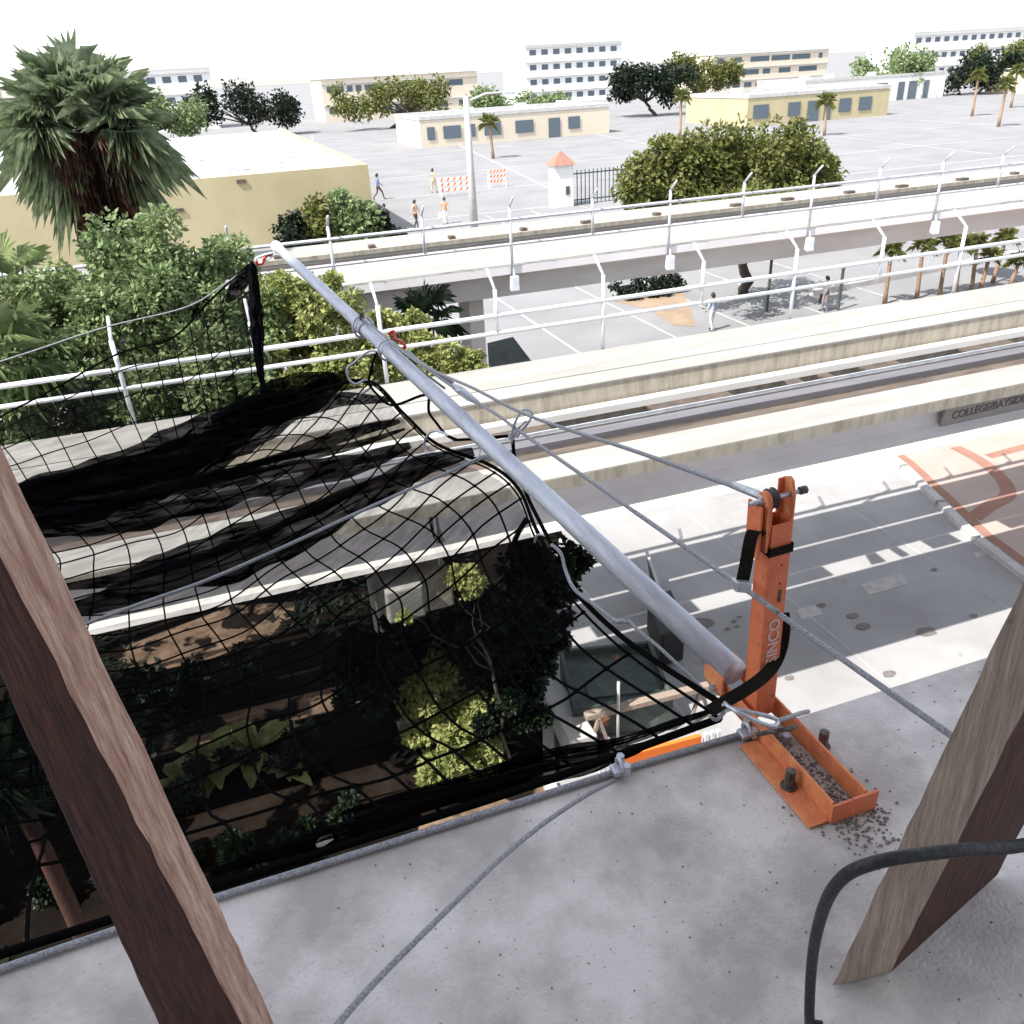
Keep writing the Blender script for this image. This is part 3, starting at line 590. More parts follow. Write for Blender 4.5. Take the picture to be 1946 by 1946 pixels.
hookloop('pair of wire loops standing up over the guy cable on the pole', [(972,842,2.45),(975,815,2.42),(986,788,2.4),(998,778,2.4),(1012,784,2.4),(1006,800,2.4),(992,818,2.42),(982,830,2.44)], .0045)
hookloop('small wire loop below the pair of loops on the pole', [(1000,800,2.4),(985,815,2.42),(974,835,2.44),(968,832,2.45),(970,822,2.45)], .004)
hookloop('small hook at the net border just above the dark tree', [(1040,1020,2.1),(1030,1016,2.12),(1020,1018,2.15),(1016,1030,2.18)], .004)
# black cord lacing the net border up to the hooks
co = MB()
for P in ([(735,652,4.0),(715,672,4.02),(706,700,4.08),(700,726,4.1)], [(700,728,4.1),(715,748,4.05),(745,770,3.8),(800,752,3.5),(816,752,3.4)], [(816,752,3.4),(815,782,3.35),(828,802,3.25),(848,826,3.1),(868,836,3.02)], [(868,836,3.0),(905,834,2.9),(950,830,2.6),(972,828,2.5)], [(974,832,2.45),(978,870,2.45),(988,905,2.4),(1005,950,2.3),(1030,1000,2.15),(1048,1035,2.05)]):
    co.tube(spline([aty(*p) for p in P], 6), .0065, 6)
o = co.build('lacing_cord', M['net'], None, True); tag(o, 'black cord lacing the net border to the hooks on the pole', 'cord')
o = MB().tube(spline([aty(*p) for p in ((1048,1035,2.05),(1066,1052,2.0),(1075,1085,1.95),(1092,1120,1.85),(1130,1150,1.75),(1170,1180,1.65),(1182,1180,1.62),(1196,1183,1.6))], 8), .0055, 8).build('lacing_cord', M['cable'], None, True)
tag(o, 'loose grey cord curving down beside the dark tree toward the net corner', 'cord')
o = MB().tube(spline([aty(*p) for p in ((1196,1180,1.6),(1215,1200,1.55),(1250,1228,1.48),(1300,1275,1.38),(1345,1318,1.28),(1372,1336,1.2))], 8), .0045, 8).build('edge_cable', M['cable'], None, True)
tag(o, 'short grey cable following the net border down to the net corner', 'cable')
# guy cables
hp = fr(-hw-.006, -.004, H+.055)
o = MB().tube(spline([pp(.60)+Vector((0,-.02,.045)), aty(800,690,3.3), aty(900,738,2.75), aty(1005,790,2.3), aty(1200,855,1.7), aty(1340,905,1.38), hp], 8), .0055, 8).build('guy_cable', M['cable'], None, True)
tag(o, 'upper guy cable from the middle of the pole to the orange stanchion head', 'cable')
o = MB().tube(spline([aty(1395,922,1.27), aty(1420,932,1.2), hp], 3), .0085, 8).build('cable_sleeve', M['steel'], None, True); tag(o, 'bright crimped sleeve on the cable end at the stanchion head', 'cable clamp')
rt = aty(1868,1440,.62)
o = MB().tube(spline([pp(.50)+Vector((0,-.01,.05)), aty(860,735,3.0), aty(940,785,2.6), aty(1005,832,2.3), aty(1400,1108,1.19), aty(1488,1172,1.05), aty(1640,1280,.84), rt], 6), .0055, 8).build('guy_cable', M['cable'], None, True)
tag(o, 'lower guy cable passing behind the orange post and on to the right timber', 'cable')
o = MB().tube([aty(862,733,3.02), aty(875,742,2.95), aty(892,755,2.88), aty(908,765,2.8)], [.012,.017,.015,.008], 10).build('turnbuckle', M['steel'], None, True); tag(o, 'steel turnbuckle on the lower guy cable above the pole', 'turnbuckle')
o = MB().tube([aty(775,668,3.6), aty(800,690,3.45), aty(860,728,3.1)], .0075, 8).tube([aty(760,672,3.65), aty(800,704,3.4), aty(845,738,3.15)], .005, 6).build('cable_tail', M['cable'], None, True); tag(o, 'doubled cable tail running along the pole from clamp to ring', 'cable')
cl = empty('pole_clamp', pp(.585), 'steel clamp bolted round the grey pole at the red hook', 'clamp')
MB().tube([pp(.575), pp(.595)], .040, 16).build('collar', M['steel'], cl); MB().tube([pp(.585)+PU*.035, pp(.585)+PU*.075], .012, 6).build('clamp_bolt', M['rust'], cl)
# slab edge cable with clips
ec = [aty(1425,1398,1.125), aty(1410,1402,1.125), aty(1200,1468,1.13), aty(1000,1533,1.13), aty(800,1597,1.13), aty(640,1650,1.13), aty(300,1770,1.13), aty(-100,1915,1.12)]
ec = [Vector((p.x, p.y, max(p.z, -1.292))) for p in ec]
o = MB().tube(spline(ec, 5), .007, 8).build('edge_cable', M['cable'], None, True); tag(o, 'thick grey cable lying along the edge of the grey slab', 'cable')
o = MB().tube(spline([aty(1180,1478,1.12), aty(1120,1508,1.05), aty(1040,1560,.97), aty(965,1620,.90), aty(880,1700,.80), aty(700,1880,.66), aty(560,2050,.55)], 6), .0045, 8).build('anchor_cable', M['cable'], None, True)
tag(o, 'thin cable running back over the slab from the cable clip', 'cable')
def clip(p, label):
    e = empty('cable_clip', p, label, 'cable clip', 'cable clips on the slab edge cable')
    MB().box(p.x-.018, p.x+.018, p.y-.014, p.y+.014, p.z-.004, p.z+.010).build('saddle', M['steel'], e, bevel=.003)
    MB().ring(p+Vector((0,0,.012)), (0,1,0), (0,0,1), .015, .0045, -.4, math.pi+.4, 14, 8).build('u_bolt', M['steel'], e, True)
    for dy in (-.015, .015): MB().tube([p+Vector((.008,dy,.004)), p+Vector((.008,dy,.024))], .0085, 6).build('nut', M['steel'], e)
clip(aty(1418,1402,1.12)+Vector((0,0,.01)), 'steel cable clip beside the orange base, right end of the edge cable')
clip(aty(1178,1470,1.12)+Vector((0,0,.01)), 'steel cable clip where the thin cable meets the edge cable')
# long hook through the orange base
o = MB().tube(spline([aty(*p) for p in ((1378,1335,1.10),(1388,1345,1.08),(1420,1352,1.06),(1462,1362,1.04),(1478,1370,1.03),(1470,1380,1.02),(1440,1372,1.03),(1405,1355,1.05),(1388,1345,1.07))], 6), .0045, 8).build('steel_hook', M['steel'], None, True); tag(o, 'long steel snap hook lying across the orange base', 'hook')
o = MB().tube(spline([aty(*p) for p in ((1478,1370,1.03),(1500,1363,1.05),(1520,1356,1.08),(1536,1352,1.1))], 5), .005, 8).build('wire_sling', M['cable'], None, True); tag(o, 'short wire sling from the hook to the right angle iron', 'cable')
o = MB().tube(spline([aty(*p) for p in ((1440,1395,1.08),(1470,1390,1.03),(1500,1385,1.02),(1512,1380,1.03))], 5), .005, 8).build('wire_sling', M['rust'], None, True); tag(o, 'dark wire sling under the hook between the angle irons', 'cable')
o = MB().tube(spline([aty(*p) for p in ((1376,1338,1.1),(1368,1350,1.11),(1352,1360,1.12),(1362,1368,1.12),(1378,1352,1.1))], 5), .004, 8).build('shackle', M['steel'], None, True); tag(o, 'small steel shackle joining hook, strap and net corner', 'shackle')
o = MB().tube([aty(602,1606,1.2), aty(612,1600,1.2), aty(632,1590,1.2)], [.006,.009,.006], 8).build('snap_hook', M['cap'], None, True); tag(o, 'pale snap hook on the net edge at the bottom of the view', 'hook')

# ---------------------------------------------------------------- timbers
def timber(name, label, edges, m_list):
    # edges: list of (pixel top, pixel bottom, depth) lines, going round the section
    e = empty(name, (0,0,-1.3), label, 'timber'); return e
def prism(lines, mb):
    n = len(lines); mb.add([l[0] for l in lines]+[l[1] for l in lines], [(i, (i+1) % n, n+(i+1) % n, n+i) for i in range(n)]+[tuple(reversed(range(n))), tuple(range(n, 2*n))]); return mb
def edge_line(pa, pb, y, zt, zb_):
    a = aty(*pa, y); b = aty(*pb, y); t = (b-a)/(b.z-a.z)
    return (a+t*(zt-a.z), a+t*(zb_-a.z))
def subd(o, cuts=60, amp=.0028, sc=38):
    bm = bmesh.new(); bm.from_mesh(o.data); bmesh.ops.recalc_face_normals(bm, faces=bm.faces)
    ed = sorted(bm.edges, key=lambda e: -e.calc_length())[:4]
    bmesh.ops.subdivide_edges(bm, edges=ed, cuts=cuts, use_grid_fill=True)
    for v in bm.verts:
        n = noise.noise_vector(v.co*sc); v.co += Vector((n.x, n.y, 0))*amp
    bm.to_mesh(o.data); bm.free()
l1 = edge_line((15,870), (370,1620), .86, 1.2, -1.298)
l2 = edge_line((0,1060), (290,1620), .81, 1.2, -1.298)
l3 = edge_line((-60,1160), (150,1620), .86, 1.2, -1.298)
back = lambda a, b, c: tuple(a[i]+b[i]-c[i] for i in (0, 1))
tl = prism([l1, l2, l3, back(l1, l3, l2)], MB())
o = tl.build('timber_post', [M['wood'], M['woodshade']], None, bevel=.004); o.data.polygons[1].material_index = 1; subd(o); tag(o, 'rough reddish timber post leaning across the left edge of the view', 'timber')
r1 = edge_line((1946,1100), (1700,1620), .60, 1.2, -1.298)
r2 = edge_line((1946,1352), (1820,1600), .585, 1.2, -1.298)
r3 = edge_line((2050,1372), (1930,1600), .66, 1.2, -1.298)
o = prism([r1, r2, r3, back(r1, r3, r2)], MB()).build('timber_post', [M['wood2'], M['woodshade']], None, bevel=.004); o.data.polygons[1].material_index = 1; subd(o); tag(o, 'weathered grey timber post leaning across the bottom right corner', 'timber')
hs = spline([aty(2150,1560,.42), aty(1946,1606,.43), aty(1800,1618,.44), aty(1660,1640,.46), aty(1590,1680,.49), aty(1555,1760,.53), aty(1540,1870,.56), aty(1535,2080,.55)], 8)
hs = [Vector((p.x, p.y, max(p.z, -1.284))) for p in hs]
o = MB().tube(hs, .0075, 12).build('rubber_hose', M['hoseblk'], None, True); tag(o, 'black rubber hose draped across the bottom right in front of the timber', 'hose')

# ================================================================ VEGETATION
def crown(blobs, n, size, seed, m, name, parent, asp=1.7, droop=.3, shell=.55):
    r = random.Random(seed); V = []; Fc = []; tot = sum(b[3]**2 for b in blobs)
    for bx, by, bz, br in blobs:
        kk = int(1.3*n*br*br/tot); sub = [(Vector((r.gauss(0,1), r.gauss(0,1), r.gauss(0,1))).normalized()*r.uniform(.45,.95)*br, r.uniform(.22,.42)*br) for _ in range(max(8, int(18*br)))]
        for i in range(kk):
            so, sr = sub[i % len(sub)]
            dv = Vector((r.gauss(0,1), r.gauss(0,1), r.gauss(0,.8))).normalized()
            c = Vector((bx, by, bz))+so+dv*sr*(shell+(1-shell)*r.random())
            s = size*r.uniform(.45, 1.3)
            t = (dv+Vector((r.gauss(0,.7), r.gauss(0,.7), r.gauss(0,.5)-droop))).normalized()
            q = t.cross(Vector((r.gauss(0,1), r.gauss(0,1), r.gauss(0,1)))).normalized(); nn = t.cross(q)
            k = len(V)
            V += [tuple(c), tuple(c+t*s*.5+q*s*.5/asp+nn*s*.08), tuple(c+t*s), tuple(c+t*s*.5-q*s*.5/asp+nn*s*.08)]
            Fc += [(k,k+1,k+2),(k,k+2,k+3)]
    mb = MB(); mb.v = V; mb.f = Fc; return mb.build(name, m, parent)
def limb(mb, a, b, r0, r1, seed):
    r = random.Random(seed); a = Vector(a); b = Vector(b); P = []; R_ = []
    for i in range(7):
        t = i/6; P.append(a.lerp(b, t)+Vector((r.gauss(0,1), r.gauss(0,1), 0))*.05*(b-a).length*math.sin(math.pi*t)); R_.append(r0+(r1-r0)*t)
    mb.tube(P, R_, 7)
def tree(name, label, base, blobs, n, size, seed, m, trunk_r=.14, group=None, cat='tree'):
    base = Vector(base); e = empty(name, base, label, cat, group)
    tb_ = MB(); bl = sorted(blobs, key=lambda b: -b[3])
    fork = Vector((base.x*.6+bl[0][0]*.4, base.y*.6+bl[0][1]*.4, base.z+.45*(min(b[2] for b in blobs)-base.z)+.6))
    if 'hedge' not in name: limb(tb_, base-Vector((0,0,.1)), fork, trunk_r, trunk_r*.75, seed)
    for i, b in enumerate(blobs): limb(tb_, fork if 'hedge' not in name else (b[0]*.7+base.x*.3 if len(blobs) > 8 and b[2] > G+1 else b[0]+.1, b[1], G), (b[0], b[1], b[2]+.2*b[3]), trunk_r*.5, trunk_r*.12, seed+i+1)
    tb_.build('trunk', M['bark'], e, True)
    crown(blobs, n, size, seed, m, 'crown', e); return e
def bl(lst): return [(*aty(px, py, y), r) for px, py, y, r in lst]
# big broad tree left of the pole
tree('broadleaf_tree', 'large bluish green tree filling the left between the two guideways', (-1.3, 16.2, G), bl([(265,520,16.2,1.05),(350,545,16,.95),(400,600,15.8,.9),(320,640,15.6,1.1),(420,680,15.3,.95),(230,600,16,1.0),(470,600,15.8,.7),(420,510,16.4,.7),(380,740,15.0,1.0),(460,760,14.8,.8),(290,720,15.3,.9)]), 34000, .12, 11, M['leaf1'], .2)
tree('broadleaf_tree', 'dark green tree at the far left above the lower rail, behind the timber', (-4.6, 16, G), bl([(60,640,16,.9),(140,600,16.2,.8),(170,680,15.6,.95),(60,740,15.4,1.0),(150,770,15,.95),(-40,700,15.8,1.2),(110,560,16.6,.55),(230,800,14.8,.7),(30,800,14.8,.8)]), 22000, .12, 12, M['leaf1'], .16)
tree('broadleaf_tree', 'yellow green tree behind the grey pole, right of the net corner', (1.2, 15.8, G), bl([(560,600,16,.85),(620,620,16,.8),(540,680,15.7,.8),(640,690,15.6,.85),(700,640,15.8,.65),(600,560,16.2,.55),(580,740,15.2,.75),(680,720,15.3,.6),(740,640,16,.5),(520,560,16.3,.6)]), 24000, .115, 13, M['leaf2'], .14)
tree('broadleaf_tree', 'small yellow green treetop just right of the red hook', (3.6, 16, G), bl([(780,625,16,.38),(800,660,15.8,.42),(760,690,15.6,.5)]), 3800, .11, 14, M['leaf2'], .07)
tree('shrub', 'bright yellow green shrub poking above the guideway beside the dark teal canopy', (4.9, 15.4, G), bl([(860,682,15.4,.42),(885,692,15.3,.35),(835,700,15.3,.38)]), 3600, .11, 15, M['leaf2'], .06, None, 'shrub')
# dark shaded trees between the guideway and our building, under the net
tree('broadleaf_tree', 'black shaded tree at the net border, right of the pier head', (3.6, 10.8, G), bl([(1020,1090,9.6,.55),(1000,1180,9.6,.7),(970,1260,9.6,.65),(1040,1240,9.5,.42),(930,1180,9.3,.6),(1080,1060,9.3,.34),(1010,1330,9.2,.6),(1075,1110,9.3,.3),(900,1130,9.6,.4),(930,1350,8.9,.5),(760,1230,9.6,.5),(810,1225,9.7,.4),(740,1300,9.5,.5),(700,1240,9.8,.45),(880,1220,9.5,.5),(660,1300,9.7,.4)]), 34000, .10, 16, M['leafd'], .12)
tree('shrub', 'small bright green sprig growing beside the pier head', (2.6, 8.9, G), bl([(890,1085,8.3,.17),(905,1120,8.2,.17),(870,1100,8.3,.13),(770,1168,8.2,.08)]), 1100, .075, 17, M['leaf2'], .03, None, 'shrub')
tree('hedge_shrub', 'sunlit green shrub in the dark planted ground, right of the net centre', (1.95, 9.1, G), bl([(845,1260,9.3,.26),(830,1310,9.2,.38),(860,1360,9.1,.42),(800,1350,9.1,.36),(880,1400,9.0,.42),(830,1410,9.0,.42),(920,1350,9.0,.28),(930,1420,8.9,.26),(850,1460,8.8,.40),(900,1450,8.8,.28)]), 9500, .10, 18, M['leaf2'], .05, None, 'shrub')
# palms
def fan_frond(mb, base, dirv, stem, rad, r, nl=22, droopy=.35):
    base = Vector(base); dv = Vector(dirv).normalized(); c = base+dv*stem
    side = dv.cross(Vector((0,0,1))); side = side.normalized() if side.length > .05 else Vector((1,0,0)); up = side.cross(dv)
    mb.tube([base, base.lerp(c, .5)+Vector((0,0,.04)), c], [.02,.016,.012], 4)
    for i in range(nl):
        a = math.radians(-125+250*i/(nl-1)); t = dv*math.cos(a)+side*math.sin(a)+up*.12
        ln_ = rad*(1-.25*abs(i/(nl-1)-.5)*2)*r.uniform(.85,1.1); w_ = .045*rad
        m_ = c+t*ln_*.55; e_ = c+t*ln_+Vector((0,0,-droopy*ln_*r.uniform(.6,1.4))); n_ = t.cross(up).normalized()*w_/1.0
        k = len(mb.v); mb.v += [tuple(c), tuple(m_-n_), tuple(e_), tuple(m_+n_)]; mb.f += [(k,k+1,k+2),(k,k+2,k+3)]
def palm(label, base, top, stem, rad, nf, seed, skirt=True, group=None, tr=.22, m='frond', nl=22, el0=-35, bark='palmtrunk'):
    base = Vector(base); top = Vector(top); r = random.Random(seed); e = empty('fan_palm', base, label, 'palm tree', group)
    MB().tube([base+(top-base)*t for t in (0,.25,.5,.75,1)], [tr*1.2,tr,tr*.95,tr*.9,tr*.85], 12).build('trunk', M[bark], e, True)
    f = MB()
    for i in range(nf):
        az = i*2.39996+r.uniform(-.2,.2); el = math.radians(el0+(80-el0)*(i/nf)**1.1+r.uniform(-8,8))
        if skirt and el < math.radians(38) and math.sin(az) < .05 and abs(math.cos(az)) < .82: continue
        fan_frond(f, top+Vector((0,0,.05)), (math.cos(az)*math.cos(el), math.sin(az)*math.cos(el), math.sin(el)), stem*r.uniform(.8,1.15), rad*r.uniform(.85,1.1), r, nl, .3 if el > 0 else .6)
    f.build('fronds', M[m], e)
    if skirt:
        k = MB()
        for i in range(1100):
            az = r.uniform(0, 2*math.pi); h0 = r.uniform(-.1, 1.9); rr_ = tr+.15+.80*(1-h0/2.4)*r.uniform(.3,1); ln_ = r.uniform(.5,1.3)
            a_ = top+Vector((math.cos(az)*tr*.6, math.sin(az)*tr*.6, -h0)); b_ = top+Vector((math.cos(az)*rr_, math.sin(az)*rr_, -h0-ln_*.35)); c_ = top+Vector((math.cos(az)*rr_*1.1, math.sin(az)*rr_*1.1, -h0-ln_))
            w_ = Vector((-math.sin(az), math.cos(az), 0))*r.uniform(.03,.10); q_ = len(k.v)
            k.v += [tuple(a_), tuple(b_-w_), tuple(c_), tuple(b_+w_)]; k.f += [(q_,q_+1,q_+2),(q_,q_+2,q_+3)]
        k.build('dead_frond_skirt', M['skirt'], e)
    return e
pt_ = aty(178, 300, 26)
palm('tall fan palm with a brown skirt of dead fronds in front of the ochre building', (pt_.x-.2, 26.2, G), (pt_.x, 26, pt_.z+.65), 1.05, 1.35, 110, 21, True, None, .42, 'frond', 30, -58)
pt_ = aty(8, 560, 17.5); palm('half visible fan palm at the far left edge above the rail', (pt_.x, 17.5, G), pt_, .7, .75, 18, 22, False, None, .12, 'leaf1', 18, -30)
pt_ = aty(15, 690, 15); palm('low fan palm at the left edge between the two pipe rails', (pt_.x-.3, 15, G), pt_, .6, .75, 16, 23, False, None, .1, 'leaf1', 18, -40)
pt_ = aty(805, 612, 18.2); palm('small dark fan palm whose fronds spread right of the yellow green tree', (pt_.x, 18.2, G), pt_, .5, .6, 14, 24, False, None, .1, 'leafd', 18, -20)
pt_ = aty(20, 1480, 8.2); palm('dark fan palm at the bottom left behind the reddish timber', (pt_.x, 8.2, G), pt_, .5, .75, 14, 25, False, None, .1, 'leafd', 18, -10, 'woodshade')
# broad leaved plants and ground growth in the dark planted strip
def broadplant(label, c, nleaf, ln_, seed, m='leaf2', group=None):
    r = random.Random(seed); c = Vector(c); e = MB()
    for i in range(nleaf):
        az = i*2.4+r.uniform(-.3,.3); el = math.radians(r.uniform(15,65)); t = Vector((math.cos(az)*math.cos(el), math.sin(az)*math.cos(el), math.sin(el)))
        s_ = t.cross(Vector((0,0,1))).normalized(); L_ = ln_*r.uniform(.6,1.2); P = []
        for j in range(6):
            q = j/5; P.append((c+t*L_*q+Vector((0,0,-.45*L_*q*q)), .17*L_*math.sin(math.pi*(.08+.88*q))))
        k = len(e.v)
        for p, w_ in P: e.v += [tuple(p-s_*w_+Vector((0,0,w_*.35))), tuple(p), tuple(p+s_*w_+Vector((0,0,w_*.35)))]
        for j in range(5): a = k+3*j; e.f += [(a,a+3,a+4,a+1),(a+1,a+4,a+5,a+2)]
    o = e.build('broadleaf_plant', M[m], None, True); tag(o, label, 'plant', group)
    o.data.transform(Matrix.Translation(-c)); o.location = c; return o
for i, (px, py, s_, lab) in enumerate(((480,1400,.75,'large leafed plant in the dark ground with one broad lit leaf'),(400,1420,.7,'leafy plant left of the broad lit leaf on the dark ground'),(340,1460,.5,'small leafy plant on the dark ground nearest the reddish timber'),(540,1440,.45,'small plant right of the broad lit leaf on dark ground'))):
    c = atz(px, py, G+.35); broadplant(lab, (c.x, c.y, G+.02), 11, s_*1.25, 40+i, 'leaf2')  # leaves stand in shade; their lit look is put into the pale colour
# ground litter and low growth: uncountable
lt = MB(); r = random.Random(5)
for i in range(16000):
    x = r.uniform(-14, 4.2); y = r.uniform(7.2, 27)
    if noise.noise(Vector((x*.45, y*.45, 3))) < .02+.25*r.random(): continue
    if x > 3.0 and y < 13: continue
    a = r.uniform(0, 6.28); s_ = r.uniform(.05, .16); c = Vector((x, y, G+.015+r.random()*.10)); t = Vector((math.cos(a), math.sin(a), r.uniform(-.2,.9)))*s_; q = Vector((-math.sin(a), math.cos(a), r.uniform(-.3,.3)))*s_*.4
    k = len(lt.v); lt.v += [tuple(c-t), tuple(c+q), tuple(c+t), tuple(c-q)]; lt.f.append((k,k+1,k+2,k+3))
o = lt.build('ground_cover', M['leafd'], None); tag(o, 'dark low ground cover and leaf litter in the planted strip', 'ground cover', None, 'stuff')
for i, (x0, x1, y, h) in enumerate(((-7.5,.3,13.0,.7),(-6,.6,10.6,.6),(-7,1.2,9.0,.45))):
    b = [(x, y+random.Random(i*50+k).uniform(-.2,.2), G+h*.5, h*.62) for k, x in enumerate([x0+j*.8 for j in range(int((x1-x0)/.8))])]
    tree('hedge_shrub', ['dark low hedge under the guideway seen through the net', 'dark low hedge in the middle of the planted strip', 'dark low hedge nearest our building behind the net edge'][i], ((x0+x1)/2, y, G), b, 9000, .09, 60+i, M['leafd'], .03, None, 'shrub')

# ================================================================ BACKGROUND: ochre building, plaza
ob = empty('ochre_building', (-5, 62, G), 'low ochre rendered building with a white flat roof behind the trees', 'building')
MB().box(-45, 10.6, 59.4, 59.7, G, -5.15).build('wall', M['ochre'], ob)
MB().box(10.3, 10.6, 59.703, 118, G, -5.15).build('wall', M['ochre'], ob)
MB().box(-45, 10.297, 59.703, 118, G+.1, -5.45).build('roof', M['roofw'], ob)
for i, (px, py) in enumerate(((458,345),(340,400))):
    p = aty(px, py, 59.39); MB().box(p.x-.28, p.x+.28, 59.30, 59.398, p.z-.10, p.z+.12).build('wall_vent', M['gloom'], ob)
for i in range(7):
    b = MB(); x = -8+i*2.3+ (i % 3)*.6; y = 66+4*(i % 4); b.box(x, x+1.2, y, y+1.0, -5.449, -4.9); b.build('roof_unit', M['railfar'], ob, bevel=.03)
# young bushes against it
for i, (px, py, rr_, m_, lab) in enumerate(((558,438,1.1,'leafd','brown green low bush at the left foot of the ochre wall'),(600,418,1.2,'leaf3','spiky bush against the ochre wall'),(642,400,1.2,'leaf1','taller upright green bush against the ochre wall'),(650,430,1.0,'leaf1','low green bush under the tallest bush by the ochre wall'),(690,415,1.1,'leaf1','green bush at the right corner of the ochre wall'),(722,428,.7,'leafd','dark bush just past the corner of the ochre building'))):
    c = aty(px, py, 56.5); tree('shrub', lab, (c.x, c.y, G), [(c.x, c.y, c.z, rr_), (c.x+.8, c.y-.3, c.z-.9, rr_*.9), (c.x-.6, c.y, c.z-1.1, rr_*.8), (c.x+.1, c.y, c.z+.5, rr_*.6)], 1600, .38, 80+i, M[m_], .08, None, 'shrub')
# olive canopy at the top right
cb_ = [(px, py, 40, rr_) for px, py, rr_ in ((1230,352,1.5),(1300,340,2.0),(1370,345,1.9),(1440,335,2.0),(1510,330,1.9),(1570,328,1.3),(1340,300,1.8),(1430,290,1.8),(1500,290,1.5),(1260,310,1.3),(1215,372,.9),(1290,375,1.3),(1400,370,1.4),(1480,360,1.3))]
tree('broadleaf_tree', 'broad olive green tree canopy beyond the farther guideway at top right', (27.5, 39, G), bl(cb_), 26000, .30, 91, M['leaf3'], .28)
tree('broadleaf_tree', 'shade tree hidden above, its trunk and dappled shade seen under the farther guideway', (22.2, 32.3, G), [(18.6,28.6,-5.8,.95),(20.2,29.6,-5.7,1.1),(21.8,29.0,-5.8,1.0),(21.0,31.4,-5.7,1.2),(19.4,31.0,-5.8,1.0),(23.2,30.8,-5.8,1.1),(22.6,32.4,-5.7,1.0),(17.8,30.2,-5.9,.8)], 4200, .24, 92, M['leaf3'], .25)
# stained planter with dark hedge
b = [(x, 34.3+random.Random(k).uniform(-.2,.2), G+.35, .55) for k, x in enumerate([16.9+j*.5 for j in range(7)])]
tree('hedge_shrub', 'dark clipped hedge in a brown planting bed under the farther guideway', (18.6, 34.3, G), b, 3200, .16, 93, M['leafd'], .04, None, 'hedge')
sp = MB().add([(16.5,34.9,z1+.012),(20.4,34.9,z1+.012),(19.0,31.6,z1+.012),(17.6,28.8,z1+.012),(17.0,29.4,z1+.012),(17.2,32,z1+.012)], [(0,1,2,3,4,5)])
o = sp.build('planting_bed', mat('brown_bed', (.34,.25,.17), .95, (.24,.18,.13), 1.2, 7)); o['kind'] = 'structure'
# slim palms and posts at right
pr_labels = ['leftmost slim palm trunk seen between the rails at right','second slim palm trunk from the left between the rails at right','third slim palm trunk from the left at right','fourth slim palm trunk, left of the grey parasol','slim palm trunk directly left of the grey parasol','slim palm trunk right under the grey parasol','slim leaning palm trunk right of the grey parasol','rightmost slim palm trunk at the right edge']
for i, (px, py, pt2) in enumerate(((1681,578,(1694,478)),(1742,568,(1754,470)),(1785,562,(1802,460)),(1816,556,(1826,470)),(1846,552,(1858,462)),(1863,550,(1880,490)),(1886,538,(1912,452)),(1920,541,(1936,500)))):
    b = atz(px, py, G); t = aty(pt2[0], pt2[1], b.y); r = random.Random(i)
    palm(pr_labels[i], b, t, .25, .5, 9, 120+i, False, 'slim palms beyond the guideways', .085, 'leaf3', 14, -20)
def parasol(label, base, h, rad, m):
    e = empty('parasol', base, label, 'parasol'); b = Vector(base); MB().tube([b, b+Vector((0,0,h))], .03, 8).build('pole', M['railfar'], e)
    cm_ = MB(); n = 8; apex = b+Vector((0,0,h+.05)); P = [b+Vector((math.cos(2*math.pi*i/n)*rad, math.sin(2*math.pi*i/n)*rad, h-.45)) for i in range(n)]
    cm_.v = [tuple(apex)]+[tuple(p) for p in P]+[tuple(p-Vector((0,0,.12))) for p in P]; cm_.f = [(0, i+1, (i+1) % n+1) for i in range(n)]+[(i+1, i+1+n, (i+1) % n+1+n, (i+1) % n+1) for i in range(n)]
    cm_.build('canopy', M[m], e)
bp = atz(1868, 525, G); parasol('small grey parasol among the slim palm trunks', (bp.x, bp.y, G), 2.2, .95, 'cloth_grey')
# low kerb wall behind the palms
lw = MB().bar((24.5,30.6,G+.12),(52,33.5,G+.12),.25,.25); o = lw.build('low_wall', M['kerb']); tag(o, 'long low white kerb wall behind the slim palms', 'wall')
# green fence posts
for i, (px, py, h, lab) in enumerate(((1457,592,2.4,'tall dark green post at the corner of the shaded area'),(1592,590,1.7,'short dark green post right of the person in grey'),(1440,575,.01,''))):
    if h < .1: continue
    p = atz(px, py, G); o = MB().tube([p, p+Vector((0,0,h))], .06, 8).tube([p+Vector((0,0,h)), p+Vector((0,0,h+.05))], .085, 8).build('green_post', M['shadowgreen'], None); tag(o, lab, 'post')
# street pole
p = atz(903, 445, G); sp_ = empty('utility_pole', (p.x, p.y, G), 'plain grey street pole rising out of the top of the view beside the white barriers', 'pole')
MB().tube([p, p+Vector((0,0,4)), p+Vector((0,0,8.2))], [.26,.22,.17], 12).build('shaft', M['kerb'], sp_, True)
MB().tube([p+Vector((0,0,7.9)), p+Vector((1.2,-.3,8.3)), p+Vector((2.4,-.6,8.3))], .07, 8).build('arm', M['kerb'], sp_, True)
MB().box(p.x+2.2, p.x+3.0, p.y-.8, p.y-.45, 8.18+G, 8.34+G).build('lamp_head', M['railfar'], sp_, bevel=.03)
